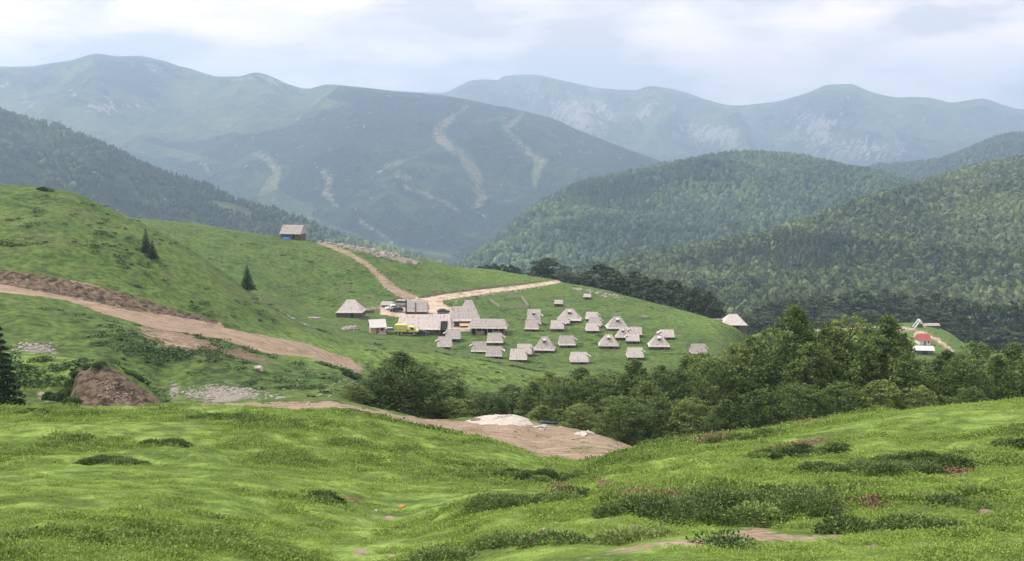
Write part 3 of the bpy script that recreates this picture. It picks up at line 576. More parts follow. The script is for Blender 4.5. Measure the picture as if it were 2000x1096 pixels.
def scatter(P, name, label, area, hmin, hmax, con_f, fine, urange, seed, tfun=lambda x, y: 0.5, vmax=None, cut=None, tmax=1.03):
    r = np.random.default_rng(seed)
    X, Y, Z, T = P['X'], P['Y'], P['Z'], P['T']
    j, i = np.meshgrid(np.arange(X.shape[0] - 1), np.arange(X.shape[1] - 1), indexing='ij')
    A = abs((X[1:, 1:] - X[:-1, :-1]) * (Y[1:, :-1] - Y[:-1, :-1]))
    sel = (P['U'][:-1, :-1] > urange[0]) & (P['U'][:-1, :-1] < urange[1]) & (T[:-1, :-1] < tmax)
    if vmax is not None: sel &= P['V'][:-1, :-1] < vmax
    if cut is not None: sel &= ~cut(P['U'][:-1, :-1], P['V'][:-1, :-1])
    cnt = r.poisson(np.where(sel, A / area, 0)); jj_ = np.repeat(j.ravel(), cnt.ravel()); ii_ = np.repeat(i.ravel(), cnt.ravel()); n = len(jj_)
    a, b = r.random(n), r.random(n)
    f = lambda Q: (Q[jj_, ii_] * (1-a) + Q[jj_, ii_+1] * a) * (1-b) + (Q[jj_+1, ii_] * (1-a) + Q[jj_+1, ii_+1] * a) * b
    px, py, pz = f(X), f(Y), f(Z)
    con = r.random(n) < np.clip(con_f(px, py), 0, 1)
    h = (hmin * .75 + (hmax * 1.15 - hmin * .75) * r.beta(1.6, 2.2, n)) * np.where(con, 1.15, 1.0); wd = r.uniform(0.85, 1.3, n); ang = r.uniform(0, 6.28, n)
    tint = np.clip(tfun(px, py) + r.normal(0, 0.15, n) - con * 0.18, 0, 1)
    def both(a_, b_): return np.concatenate([a_[0] * [0.86, 0.86, 0.93], b_[0]]), np.concatenate([a_[1], b_[1] + len(a_[0])])
    protos = [both(cone_proto(r, 3 if fine else 2), shag_proto(r, 26 if fine else 8, True)) for _ in range(4)] + [both(blob_proto(r, False), shag_proto(r, 44 if fine else 16, False)) for _ in range(5)]
    which = np.where(con, r.integers(0, 4, n), r.integers(4, 9, n)); VV, FF, TT, base = [], [], [], 0
    for k, (pv, pf) in enumerate(protos):
        s_ = np.where(which == k)[0]
        if not len(s_): continue
        c_, q_ = np.cos(ang[s_])[:, None], np.sin(ang[s_])[:, None]; x = pv[:, 0][None]; y = pv[:, 1][None]
        hw = (h[s_] * wd[s_])[:, None]
        vx = (x * c_ - y * q_) * hw + px[s_][:, None]; vy = (x * q_ + y * c_) * hw + py[s_][:, None]; vz = pv[:, 2][None] * h[s_][:, None] + pz[s_][:, None] - 0.8
        v = np.stack([vx, vy, vz], -1); v += r.normal(0, 0.035, v.shape) * h[s_][:, None, None]
        VV.append(v.reshape(-1, 3)); FF.append((pf[None] + (np.arange(len(s_)) * len(pv))[:, None, None] + base).reshape(-1, 3))
        TT.append(np.repeat(tint[s_], len(pv))); base += len(s_) * len(pv)
    o = link(name, mesh_np(name, np.concatenate(VV), np.concatenate(FF), M['woodfar'], {'tint': np.concatenate(TT)}))
    tag(o, label, 'forest', kind='stuff'); print(name, n, 'trees')
scatter(Rp, 'forest', 'dense mixed forest covering the nearer slope on the right', 31, 7, 12, lambda x, y: 0.5 + fbm(x / 140, y / 140, 3, 4) * 1.2, True, (960, 2250), 1, lambda x, y: 0.42 + 0.6 * fbm(x / 110, y / 110, 3, 8))
scatter(Hp, 'forest', 'mixed forest covering the domed middle hill', 62, 9, 15, lambda x, y: 0.35 + fbm(x / 220, y / 220, 3, 6) * 1.2, False, (860, 1850), 2, lambda x, y: 0.36 + 0.7 * fbm(x / 190, y / 190, 3, 9), cut=lambda U, V: line(U, V, [(905, 488, 8), (893, 502, 12), (900, 518, 16)], 3) > 0.4)  # tint noise paints cloud shadow patches into the crown colour
scatter(Jp, 'forest', 'dark forest covering the ridge on the left', 75, 9, 15, lambda x, y: 0.45 + fbm(x / 200, y / 200, 3, 16) * 1.2, False, (-200, 900), 3, lambda x, y: 0.12 + 0.7 * fbm(x / 190, y / 190, 3, 19) + 0.35 * sstep(-500, -250, x), cut=lambda U, V: ell(U, V, 450, 408, 60, 12, 15) > 0.5)  # tint noise and paler lower end include painted cloud shadow and sun
scatter(Ip, 'forest', 'forest on the dark ridge below the farthest range', 170, 12, 18, lambda x, y: 0.4 + 0 * x, False, (1600, 2150), 4, lambda x, y: 0.15 + 0 * x)


# ---------------------------------------------------------------- huts and buildings
def roof_part(name, wd, dp, z0, z1, rx, ry=0.04, n=7, mat=None, parent=None, curve=1.0, rr=None, cx=0):
    """hipped / gabled roof of n stepped shingle courses; rx = half ridge length as a share of half width"""
    mb = MB(); rings = []
    for k in range(n):
        for t, o in ((k / n, 0.05), ((k + 1) / n, 0.0)):
            tt = t ** curve
            hx = wd / 2 * (1 - (1 - rx) * tt); hy = dp / 2 * (1 - t) + ry * t
            j_ = rr.uniform(-.015, .015) if rr else 0
            z = z0 + (z1 - z0) * t ** (1 / curve if curve > 1 else 1)
            rings.append([(cx - hx - o, -hy - o, z + j_), (cx + hx + o, -hy - o, z - j_), (cx + hx + o, hy + o, z + j_), (cx - hx - o, hy + o, z - j_)])
    vs = [p for r_ in rings for p in r_]; fs = []
    for i in range(len(rings) - 1):
        for k in range(4): fs.append((i*4+k, i*4+(k+1) % 4, (i+1)*4+(k+1) % 4, (i+1)*4+k))
    m = len(rings) - 1; fs.append((m*4, m*4+1, m*4+2, m*4+3)); fs.append((3, 2, 1, 0)); mb.add(vs, fs)
    return mb.build(name, mat or M['shingle'], parent)
def wall_part(wd, dp, z1, parent, mat, sink=1.2, x0=0, y0=0, logs=True):
    mb = MB(); mb.box(x0 - wd/2, x0 + wd/2, y0 - dp/2, y0 + dp/2, -sink, z1)
    if logs:
        n = max(2, int(z1 / 0.3))
        for k in range(n):
            z = z1 * (k + 0.5) / n; h = z1 / n * 0.38; o = 0.06
            mb.box(x0 - wd/2 - .25, x0 + wd/2 + .25, y0 - dp/2 - o, y0 - dp/2 - .002, z - h, z + h); mb.box(x0 - wd/2 - .25, x0 + wd/2 + .25, y0 + dp/2 + .002, y0 + dp/2 + o, z - h, z + h)
            mb.box(x0 + wd/2 + .002, x0 + wd/2 + o, y0 - dp/2 - .2, y0 + dp/2 + .2, z - h * .9, z + h * .9); mb.box(x0 - wd/2 - o, x0 - wd/2 - .002, y0 - dp/2 - .2, y0 + dp/2 + .2, z - h * .9, z + h * .9)
    return mb.build('wall', mat, parent)
def door_part(x, y, h, parent, side='front'):
    if side == 'front': d = MB().box(x - .42, x + .42, y - .10, y - .061, 0, h).build('door', M['dark'], parent)
    else: d = MB().box(x + .061, x + .10, y - .42, y + .42, 0, h).build('door', M['dark'], parent)
    return d
def site(u0, u1, vb, dp, y0=240, y1=440):
    x, y, z = hit((u0 + u1) / 2, vb, y0, y1); return x, y, z
HG = 'shingled huts on the village meadow'
def hut(label, u0, u1, vt, vb, kind='gable', aw=1, rz=0.0, group=HG, cat='hut', yrange=(240, 440), wall=0.75, roofmat=None, name='shingled_hut'):
    rr = random.Random(int(u0 * 7 + vb)); x, y, z = site(u0, u1, vb, 5, *yrange); k = y / F
    wd = (u1 - u0) * k; dp = wd * (0.92 if kind[0] == 'g' else 0.95)
    ht = (vb - vt) * k - dp / 2 * 0.17; ht = max(ht, wd * 0.5)
    yc = y + dp / 2; zc = min(gz(x, yc), z + 0.4)
    t = tag(empty(name, (x, yc, zc - 0.05), R(rz)), label, cat, group)
    if kind[0] == 'g': wd2 = wd * (0.88 if aw else 1.0); cx = -aw * wd * 0.05
    else: wd2 = wd; cx = 0
    z0 = wall; z1 = ht
    wall_part(wd2 - .7, dp - .9, z0 + .25, t, M['log'], x0=cx); door_part(cx + wd2 * .12, -(dp - .9) / 2, z0 + .1, t)
    zk = z0 + (z1 - z0) * 0.16; ink = dp / 2 * 0.80
    sk_ = roof_part('eave_skirt', wd2, dp, z0, zk, (1 - 0.05 if kind[0] == 'g' else 0.84), ink, 2, M['skirt'], None, rr=rr, cx=cx)
    if kind[0] == 'g':
        rf = roof_part('roof', wd2 * 0.97, ink * 2 + .06, zk, z1, rr.uniform(.90, .96), 0.05, 7, roofmat, t, rr=rr, cx=cx)
        if aw:
            ex = cx + aw * (wd2 / 2); a = MB(); zz = zk + (z1 - zk) * .42
            a.prism([(ex - aw * .45, zz + .55), (ex + aw * wd * .13, zz), (ex + aw * wd * .13, zz - .07), (ex - aw * .45, zz + .45)], -dp * .24, dp * .24, 'y').build('gable_awning', M['skirt'], t)
            g_ = MB(); g_.box(min(ex - aw * .45, ex - aw * .02), max(ex - aw * .45, ex - aw * .02), -dp * .2, dp * .2, zk * .3, zz + .3).build('gable_wall', M['log'], t)
    else:
        rf = roof_part('roof', wd2 * 0.86, ink * 2 + .06, zk, z1, 0.36, 0.05, 9, roofmat, t, rr=rr, cx=cx)
    sk_.parent = rf
    if kind == 'dormer' or kind == 'gdormer':
        zz = zk + (z1 - zk) * .62; yy = -ink * .38 - .05; dw = wd * 0.085
        dm = MB(); dm.prism([(yy - .55, zz - .05), (yy + .55, zz + .0), (yy + .55, zz + .62), (yy - .42, zz + .34)], cx - dw, cx + dw); dm = dm.build('smoke_dormer', M['skirt'], rf)
        MB().box(cx - dw * .8, cx + dw * .8, yy - .60, yy - .53, zz - .16, zz + .16).build('dormer_opening', M['dark'], dm)
    rp_ = MB().tube([(cx - wd2 * (.40 if kind[0] == 'g' else .17), 0, z1 + .02), (cx + wd2 * (.40 if kind[0] == 'g' else .17), 0, z1 + .02)], [.09, .09], 6).build('ridge_cap', M['shingle'], rf)
    return t
H_ = [
 ('hut with small smoke hole high on its roof, nearest the rail pen', 1029,1061,603,636,'gdormer',1),
 ('plain hut directly below the smoke holed hut nearest the rail pen', 1025,1057,624,648,'gable',1),
 ('broad hipped hut with a smoke dormer, farthest back on the meadow', 1090,1137,602,631,'dormer',0),
 ('small hut tucked between the broad back hut and the hut in front of it', 1088,1117,619,636,'gable',1),
 ('small hut at the front left of the broad farthest hut', 1075,1106,625,648,'gable',1),
 ('rearmost of the three huts stepping down in a line in the middle of the meadow', 1144,1173,609,628,'gable',1),
 ('middle of the three huts stepping down in a line', 1150,1180,619,640,'gable',1),
 ('foremost of the three huts stepping down in a line', 1144,1174,630,651,'gable',1),
 ('tall hipped hut with a white topped smoke dormer, right of the three huts in line', 1185,1229,617,647,'dormer',0),
 ('hut with a smoke dormer at the left of the tight cluster of three', 1203,1233,640,665,'dormer',0),
 ('rear hut of the tight cluster of three on the right of the meadow', 1226,1256,638,659,'gable',-1),
 ('front hut of the tight cluster of three on the right of the meadow', 1220,1251,652,672,'gable',-1),
 ('hipped hut with a smoke dormer standing alone below the tall hipped hut', 1170,1210,653,682,'dormer',0),
 ('hipped hut with a smoke dormer at the right end of the village', 1268,1310,654,683,'dormer',0),
 ('low pale hut behind the rightmost dormered hut', 1285,1319,643,664,'gable',-1),
 ('very pale hut partly screened by a treetop, right of the lowest huts', 1225,1262,678,704,'gable',1),
 ('lowest hut on the meadow, its awning jutting right above the treetops', 1113,1155,686,712,'gable',1),
 ('lone hut in the centre of the meadow right of the hipped dormered hut', 1091,1128,655,680,'gable',1),
 ('hipped hut with a smoke dormer touching the right of a pair of lower huts', 1044,1085,657,690,'dormer',0),
 ('hut behind the left of the pair next to the central dormered hut', 1009,1044,671,697,'gable',1),
 ('foremost hut of the pair next to the central dormered hut', 995,1035,679,707,'gable',1),
 ('right front hut of the three grouped below the long open barn', 948,986,674,700,'gable',1),
 ('rear hut of the three grouped below the long open barn', 950,987,650,675,'gable',1),
 ('left front hut of the three grouped below the long open barn', 916,951,665,691,'gable',-1),
 ('front hut of the overlapping pair at the left end of the hut meadow', 849,883,654,680,'gable',-1),
 ('rear hut of the overlapping pair at the left end of the hut meadow', 865,900,643,668,'gable',-1),
 ('hut half hidden behind beech treetops below the right end of the meadow', 1350,1386,672,697,'gable',1),
]
for k_, (lb, a, b, c_, d_, kd, aw) in enumerate(H_): hut(lb, a, b, c_, d_, kd, aw, rz=((k_ * 37) % 9) - 6)
hut('large hipped hut with dark log walls alone at the left edge of the village', 656, 709, 584, 621, 'hip', 0, -3, None, 'hut', (280, 400), 1.5)
hut('bright pale hipped hut alone at the far right edge of the meadow', 1410, 1462, 609, 640, 'hip', 0, -2, None, 'hut', (290, 345), 1.3, M['skirt'])

def big(name, label, u0, u1, vt, vb, dp, wall, rx, yrange, front='closed', cat='building', curve=1.0, rz=0, roofmat=None, wallmat=None, n=10, skirt=True):
    x, y, z = hit((u0 + u1) / 2, vb, *yrange); k = y / F; wd = (u1 - u0) * k; ht = (vb - vt) * k - dp / 2 * 0.17
    yc = y + dp / 2; t = tag(empty(name, (x, yc, z - .1), R(rz)), label, cat)
    rr = random.Random(int(u0)); zk = wall + (ht - wall) * .14
    rf = roof_part('roof', wd * .97, dp * .86, zk, ht, rx, .05, n, roofmat, t, curve, rr)
    if skirt: roof_part('eave_skirt', wd, dp, wall, zk, .975, dp / 2 * .86, 2, M['skirt'], rf, rr=rr)
    if front == 'closed':
        wall_part(wd - 1.4, dp - 1.6, wall + .3, t, wallmat or M['log'])
    elif front == 'open':
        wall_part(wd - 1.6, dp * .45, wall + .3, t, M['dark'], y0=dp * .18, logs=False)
        for i in range(7):
            px = -wd / 2 + .8 + (wd - 1.6) * i / 6; MB().box(px - .11, px + .11, -dp/2 + .55, -dp/2 + .77, -.8, wall + .2).build('post', M['post'], t)
        MB().box(-wd/2 + .6, wd/2 - .6, -dp/2 + .5, -dp/2 + .82, wall + .2, wall + .42).build('beam', M['newwood'], t)
        for i in (1, 4): 
            px = -wd / 2 + .8 + (wd - 1.6) * i / 6; MB().box(px + .2, px + 2.2, -dp/2 + 1.0, -dp/2 + 1.1, -.2, wall * .55).build('railing', M['post'], t)
    return t, wd, dp, wall, zk, ht, rf
t, wd, dp, wl, zk, ht, rf = big('open_barn', 'long barn with an open posted front and pale shingle roof at the village centre', 914, 992, 621, 655, 7.5, 2.0, .86, (270, 330), 'open', 'barn', rz=-3)
t, wd, dp, wl, zk, ht, rf = big('long_house', 'longest grey shingled house, behind the yellow truck', 772, 884, 612, 654, 9.5, 1.5, .92, (285, 330), 'closed', 'house', rz=-2)
MB().box(wd * .30, wd * .42, -dp/2 + .55, -dp/2 + .74, -.1, wl + .2).build('door', M['dark'], t)
MB().prism([(-dp/2 - .2, wl + .1), (-dp/2 + 2.4, wl + 2.1), (-dp/2 + 2.4, wl + .1)], wd * .30, wd * .42).build('gable_opening', M['dark'], rf)
for i in range(5): MB().box(-wd*.38 + i*wd*.15, -wd*.38 + i*wd*.15 + .8, -dp/2 + .68, -dp/2 + .735, .5, 1.3).build('window', M['glass'], t)
t, wd, dp, wl, zk, ht, rf = big('steep_roofed_hall', 'big steep shingled hall with two staggered ridges beside the dark car', 873, 937, 596, 638, 8.5, 1.7, .70, (300, 345), 'closed', 'hall', rz=5)
roof_part('upper_roof', wd * .50, dp * .9, wl + 1.6, ht + 1.5, .42, .05, 8, M['shingle'], t, rr=random.Random(4), cx=wd * .17).location = (0, 2.2, 0)
MB().prism([(-dp/2 - 2.2, .7), (-dp/2 + .4, 1.15), (-dp/2 + .4, 1.05), (-dp/2 - 2.2, .58)], -wd * .16, wd * .30).build('porch_roof', M['newwood'], t)
for px in (-wd * .14, wd * .08, wd * .28): MB().box(px - .08, px + .08, -dp/2 - 2.1, -dp/2 - 1.94, -.8, .62).build('post', M['log'], t)
t, wd, dp, wl, zk, ht, rf = big('shingled_house', 'grey patched shingle house with two tall stove pipes in front', 791, 836, 585, 616, 6.5, 1.2, .9, (318, 350), 'closed', 'house', rz=-4)
for px, hh, mt, nm in ((-wd * .42, 4.6, 'metal', 'black stove pipe'), (.0, 3.6, 'rustmetal', 'brown stove pipe')):
    p = MB().tube([(px, -dp/2 - .25, -.5), (px + .05, -dp/2 - .25, hh), (px + .05, -dp/2 - .25, hh + .3)], [.24, .22, .30], 8).build('chimney', M[mt], t); p['label'] = nm
# small plank cabin
def cabin():
    x, y, z = hit(735, 652, 285, 330); k = y / F; wd = 34 * k; dp = 3.6
    t = tag(empty('plank_cabin', (x, y + dp/2, z - .05), R(16)), 'small new cabin of fresh orange planks with a pale roof beside the yellow truck', 'cabin')
    MB().box(-wd/2 + .35, wd/2 - .35, -dp/2, dp/2, -.6, 2.1).build('wall', M['newwood'], t)
    MB().prism([(-dp/2 , 2.1), (0, 3.5), (dp/2, 2.1)], -wd/2 + .36, wd/2 - .36).build('gable', M['newwood'], t)
    mb = MB(); mb.prism([(-dp/2 - .5, 1.85), (0, 3.75), (0, 3.62), (-dp/2 - .5, 1.72)], -wd/2, wd/2); mb.prism([(0.003, 3.75), (dp/2 + .5, 1.85), (dp/2 + .5, 1.72), (0.003, 3.62)], -wd/2, wd/2); mb.build('roof', M['whiteroof'], t)
    MB().box(-.6, .35, -dp/2 - .06, -dp/2 - .003, 0, 1.75).build('door', M['brown'], t); MB().box(.7, 1.5, -dp/2 - .06, -dp/2 - .003, .8, 1.5).build('window', M['glass'], t)
    MB().box(-.1, 2.0, -dp/2 - 1.2, -dp/2 - .08, -.5, .22).build('doorstep', M['skirt'], t)
cabin()
# hut on the skyline with a blue tarp
x, y, z = hit(571, 467, 395, 425); k = y / F
t = tag(empty('skyline_hut', (x, y + 2.5, z - .1), R(-14)), 'brown shingled hut standing on the skyline of the left hill', 'hut')
roof_part('roof', 45 * k, 6.4, 2.0, 5.2, .95, .05, 8, M['shingle'], t, rr=random.Random(2)); wall_part(38 * k, 4.8, 2.3, t, M['log']); door_part(1.2, -2.4, 1.8, t)
MB().box(19.3 * k, 19.5 * k, -1.9, 1.9, 2.3, 3.4).build('gable_board', M['skirt'], t)
tp = MB(); tp.prism([(-.7, -.3), (-.45, .6), (.4, .8), (.7, -.3)], -1.5, 1.3); o = tp.build('blue_tarp', M['tarp'], bevel=.15); xx, yy, zz = hit(561, 467, 390, 425); o.location = (xx, yy - .6, gz(xx, yy - .6) - .05); tag(o, 'bright blue tarpaulin heaped against the skyline hut', 'tarp')
# small sheds above the huts
def shed(label, u0, u1, vt, vb, yrange):
    x, y, z = hit((u0 + u1) / 2, vb, *yrange); k = y / F; wd = (u1 - u0) * k; ht = (vb - vt) * k
    t = tag(empty('small_shed', (x, y + 1.1, z - .05), R(-8)), label, 'shed'); roof_part('roof', wd, 2.6, ht * .45, ht * .95, .93, .3, 4, M['shingle'], t); wall_part(wd - .5, 1.7, ht * .5, t, M['log']); MB().box(-.3, .3, -.95, -.915, 0, ht * .4).build('door', M['dark'], t)
shed('tiny grey shed uphill between the rail pen and the broad back hut', 1083, 1100, 586, 599, (345, 420))
shed('tiny tan shed just below the scattered rocks on the ridge', 1140, 1155, 574, 585, (350, 420))
shed('low grey lean-to beside the white car at the left of the yard', 745, 768, 589, 601, (318, 360))
def slab(name, label, u, v, w_, d_, h_, yrange, mat, rz=0, cat='slab'):
    x, y, z = hit(u, v, *yrange); mb = MB(); rr = random.Random(int(u)); n = 9
    pr = [(math.cos(2*math.pi*i/n) * w_/2 * rr.uniform(.85, 1.1), math.sin(2*math.pi*i/n) * d_/2 * rr.uniform(.8, 1.1)) for i in range(n)]
    vs = [(a, b, -.3) for a, b in pr] + [(a * .93, b * .9, h_ * rr.uniform(.75, 1.0)) for a, b in pr] + [(0, 0, h_ * 1.05)]
    mb.add(vs, [(i, (i+1) % n, (i+1) % n + n, i + n) for i in range(n)] + [(i + n, (i+1) % n + n, 2*n) for i in range(n)])
    o = mb.build(name, mat); o.location = (x, y, z); o.rotation_euler.z = R(rz); return tag(o, label, cat)
slab('flat_boulder', 'low flat pale slab alone on the meadow above the right huts', 1256, 620, 3.6, 1.6, .5, (300, 380), M['stone'], cat='rock')
slab('flat_boulder', 'long flat pale slab at the foot of the left hill', 612, 623, 4.6, 2.2, .5, (225, 400), M['stone'], cat='rock')
slab('log_stack', 'dark stack of logs between the lone left hut and the yard', 722, 611, 2.8, 1.2, .9, (290, 360), M['log'], 15, 'logs')
slab('dark_boulder', 'dark low stone in the grass below the small plank cabin', 744, 664, 3.0, 1.3, .35, (255, 320), M['log'], cat='rock')
slab('pale_boulder', 'pale stone left of the lone pale hut at the meadow edge', 1399, 626, 4.0, 1.4, .5, (300, 345), M['stone'], cat='rock')
slab('pale_boulder', 'pale stone right of the lone pale hut at the meadow edge', 1470, 637, 2.0, 1.2, .6, (290, 345), M['stone'], cat='rock')
slab('stepping_slab', 'bare grey stone terrace in front of the long barn', 898, 647, 7, 3, .12, (280, 330), M['stone'], cat='terrace')
# rail pen
def pen():
    x, y, z = hit(996, 600, 300, 400); t = tag(empty('rail_pen', (x, y, z)), 'weathered split rail pen on the grass above the long barn', 'fence')
    pts = [(958,590),(975,602),None,(985,583),(1018,583),(1033,602),(990,604)]
    W_ = [hit(*p, 300, 400) if p else None for p in pts]
    for a, b in zip(W_[:-1], W_[1:]):
        if a is None or b is None: continue
        L_ = math.hypot(b[0]-a[0], b[1]-a[1]); n = max(2, int(L_ / 2.4)); mb = MB()
        for i in range(n + 1):
            f = i / n; px, py = a[0] + (b[0]-a[0]) * f, a[1] + (b[1]-a[1]) * f; pz = gz(px, py); 
            MB().box(px - x - .08, px - x + .08, py - y - .08, py - y + .08, pz - z - .4, pz - z + 1.25).build('post', M['post'], t)
            if i < n:
                f2 = (i+1) / n; qx, qy = a[0] + (b[0]-a[0]) * f2, a[1] + (b[1]-a[1]) * f2; qz = gz(qx, qy)
                for hh in (.35, .7, 1.05): mb.bar((px - x, py - y, pz - z + hh), (qx - x, qy - y, qz - z + hh + .05), .12, .14)
        mb.build('rail', M['post'], t)
pen()
k_ = 0
nm_ = ['first', 'second', 'third', 'fourth', 'fifth', 'sixth', 'seventh', 'eighth', 'ninth', 'tenth', 'eleventh', 'twelfth', 'thirteenth', 'fourteenth', 'fifteenth', 'sixteenth', 'seventeenth', 'eighteenth', 'nineteenth', 'twentieth']
for (u, v) in ((838,678),(880,688),(894,690),(911,692),(926,695),(990,699),(1048,708),(1060,711),(1075,712),(1090,713)):
    x, y, z = hit(u, v, 245, 300); o = MB().tube([(0, 0, -.3), (.02, 0, .9), (.05, 0, 1.5)], [.07, .06, .05], 6).build('fence_post', M['post']); o.location = (x, y, z)
    tag(o, 'thin pale post, %s from the left in the row below the huts' % nm_[k_], 'post', 'thin posts below the huts'); k_ += 1

# ---------------------------------------------------------------- vehicles
def wheel(parent, x, y, r=.33, wd=.22):
    c = [(math.cos(a) * r, math.sin(a) * r) for a in [2*math.pi*i/14 for i in range(14)]]
    wo = MB(); wo.prism([(a + x, b + r) for a, b in c], y - wd/2, y + wd/2, 'y'); o = wo.build('wheel', M['rubber'], parent)
    c2 = [(a * .6 + x, b * .6 + r) for a, b in c]; q = MB(); q.prism(c2, y - wd/2 - .012, y - wd/2 - .001, 'y'); q.prism(c2, y + wd/2 + .001, y + wd/2 + .012, 'y'); q.build('rim', M['rim'], o)
def car(name, label, u, v, yrange, mat, rz=0, van=False, sc_=1.0, cat='car'):
    x, y, z = hit(u, v, *yrange); t = tag(empty(name, (x, y + .9, z + .02), R(rz)), label, cat, None); t.scale = (sc_,) * 3
    if van: prof = [(-2.3,.35),(2.3,.35),(2.35,.9),(2.1,1.1),(1.5,1.9),(1.2,2.0),(-2.2,2.0),(-2.32,1.7)]; win = [(1.9,1.15),(1.45,1.78),(-2.0,1.78),(-2.0,1.15)]
    else: prof = [(-2.1,.35),(2.1,.35),(2.15,.7),(2.0,.85),(1.1,1.0),(.4,1.5),(-1.2,1.52),(-1.9,1.05),(-2.15,.9)]; win = [(.95,1.02),(.35,1.42),(-1.15,1.43),(-1.7,1.04)]
    b = MB(); b.prism(prof, -.85, .85, 'y'); bo = b.build('body', mat, t, bevel=.06)
    wn = MB(); wn.prism(win, -.862, .862, 'y'); wn.build('side_window', M['glass'], t)
    f0, f1 = (win[0], win[1]); MB().add([(f0[0] + .18, -.72, f0[1] - .02), (f0[0] + .18, .72, f0[1] - .02), (f1[0] + .16, .66, f1[1] + .02), (f1[0] + .16, -.66, f1[1] + .02)], [(0, 1, 2, 3)]).build('windscreen', M['glass'], t)
    for wx in (-1.35, 1.35):
        for wy in (-.78, .78): wheel(t, wx, wy)
    for wy in (-.6, .6): MB().box(2.1, 2.18, wy - .16, wy + .16, .62, .8).build('headlight', M['lamp'], t)
    return t
car('parked_car', 'white car parked by the lean-to at the left of the yard', 765, 606, (315, 350), M['white'], -150)
car('parked_car', 'dark car parked in front of the white car by the lean-to', 774, 610, (305, 345), M['black'], -172)
car('parked_van', 'grey van parked behind the white car by the stove pipe house', 783, 599, (320, 362), M['silver'], 170, True, cat='van')
car('parked_car', 'dark car parked on the pale yard left of the steep roofed hall', 866, 613, (315, 352), M['black'], 12, sc_=.95)
car('parked_car', 'dark pickup sized car parked at the right end of the yellow truck', 822, 656, (280, 305), M['black'], 5)
car('parked_car', 'silver car half hidden between the plank cabin and the yellow truck', 763, 651, (285, 315), M['silver'], 14, sc_=.95)
def truck():
    x, y, z = hit(793, 656, 280, 310); t = tag(empty('yellow_truck', (x, y + 1.2, z), R(-3)), 'bright yellow truck with a box body and blue tinted cab window before the longest house', 'truck')
    MB().box(-3.0, 3.1, -.95, .95, .45, .95).build('chassis', M['black'], t, bevel=.04)
    bx = MB().box(-3.1, .2, -1.15, 1.15, 1.0, 3.0).build('cargo_box', M['yellow'], t, bevel=.12)
    for i in (0, 1): MB().box(-2.6 + i * 1.3, -1.7 + i * 1.3, -1.18, -1.152, 1.75, 2.45).build('window', M['lamp'], bx)
    cb = MB().prism([(.75, .95), (3.3, .95), (3.3, 1.35), (2.6, 1.6), (2.15, 2.35), (.95, 2.5), (.75, 2.4)], -1.05, 1.05, 'y').build('cab', M['yellow'], t, bevel=.06)
    MB().prism([(1.35, 1.6), (2.4, 1.6), (2.05, 2.25), (1.35, 2.32)], -1.065, 1.065, 'y').build('side_window', M['blueglass'], cb)
    for wx in (-2.2, -1.2, 2.3):
        for wy in (-.9, .9): wheel(t, wx, wy, .48, .3)
truck()

# ---------------------------------------------------------------- rocks
def rock_arrays(r, cx, cy, cz, s, n=1):
    v = IV2 * r.uniform(.7, 1.25, len(IV2))[:, None] if s > 1.2 else IV * r.uniform(.7, 1.3, len(IV))[:, None]
    f = IF2 if s > 1.2 else IF; v = np.sign(v) * np.abs(v) ** 0.8
    v = v * np.array([s * r.uniform(.7, 1.3), s * r.uniform(.6, 1.0), s * r.uniform(.4, .75)]); a = r.uniform(0, 6.28)
    v = np.stack([v[:, 0] * math.cos(a) - v[:, 1] * math.sin(a), v[:, 0] * math.sin(a) + v[:, 1] * math.cos(a), v[:, 2]], 1); return v + np.array([cx, cy, cz + .1 * s]), f
def rocks(name, label, spots, mat, seed, cat='rocks'):
    r = np.random.default_rng(seed); VV, FF, b = [], [], 0
    for (x, y, s) in spots:
        v, f = rock_arrays(r, x, y, gz(x, y), s); VV.append(v); FF.append(f + b); b += len(v)
    return tag(link(name, mesh_np(name, np.concatenate(VV), np.concatenate(FF), mat)), label, cat, kind='stuff')
def fill(pts, n, spread_v, smin, smax, yrange, seed):
    r = np.random.default_rng(seed); res = []
    for _ in range(n):
        k = r.integers(0, len(pts) - 1); t = r.random(); u = pts[k][0] + (pts[k+1][0] - pts[k][0]) * t; v = pts[k][1] + (pts[k+1][1] - pts[k][1]) * t + r.normal(0, spread_v)
        x, y, z = hit(u, v, *yrange); res.append((x + r.normal(0, .3), y + r.normal(0, .8), smin + (smax - smin) * r.random() ** 2.5))
    return res
rocks('rock_outcrop', 'pale broken limestone outcrop on the crest of the left hill', fill([(622,470),(680,479),(720,490),(760,500),(815,514)], 200, 3.8, .25, 1.3, (390, 420), 1), M['stone'], 1)
rocks('scattered_rocks', 'pale rocks strewn along the ridge above the sheds', fill([(1112,562),(1140,568),(1165,572),(1190,579),(1222,586)], 60, 2.0, .2, .9, (330, 418), 2), M['stone'], 2)
rocks('rubble_heap', 'grey rubble below the dark shrubby slope', fill([(360,770),(400,768),(440,762),(490,768),(560,776)], 330, 7, .06, .28, (98, 118), 3), M['stone'], 3)
rocks('rubble_patch', 'grey stones on the mound at the left edge', fill([(30,680),(70,676),(105,684)], 90, 4, .06, .3, (117, 140), 4), M['stone'], 4)
rocks('scattered_stones', 'low pale stones left of the plank cabin', fill([(672,643),(685,640),(702,645)], 30, 2, .3, 1.0, (270, 330), 5), M['stone'], 5)
rocks('stone_row', 'row of stones running down the end of the left spur', fill([(505,585),(540,600),(570,616),(600,628)], 50, 1.5, .2, .6, (225, 262), 6), M['stone'], 6)
rocks('roadside_rubble', 'pale rubble along the lower side of the gravel road', fill([(885,590),(940,578),(1000,570),(1060,561)], 110, 1.2, .15, .5, (330, 418), 7), M['stone'], 7)
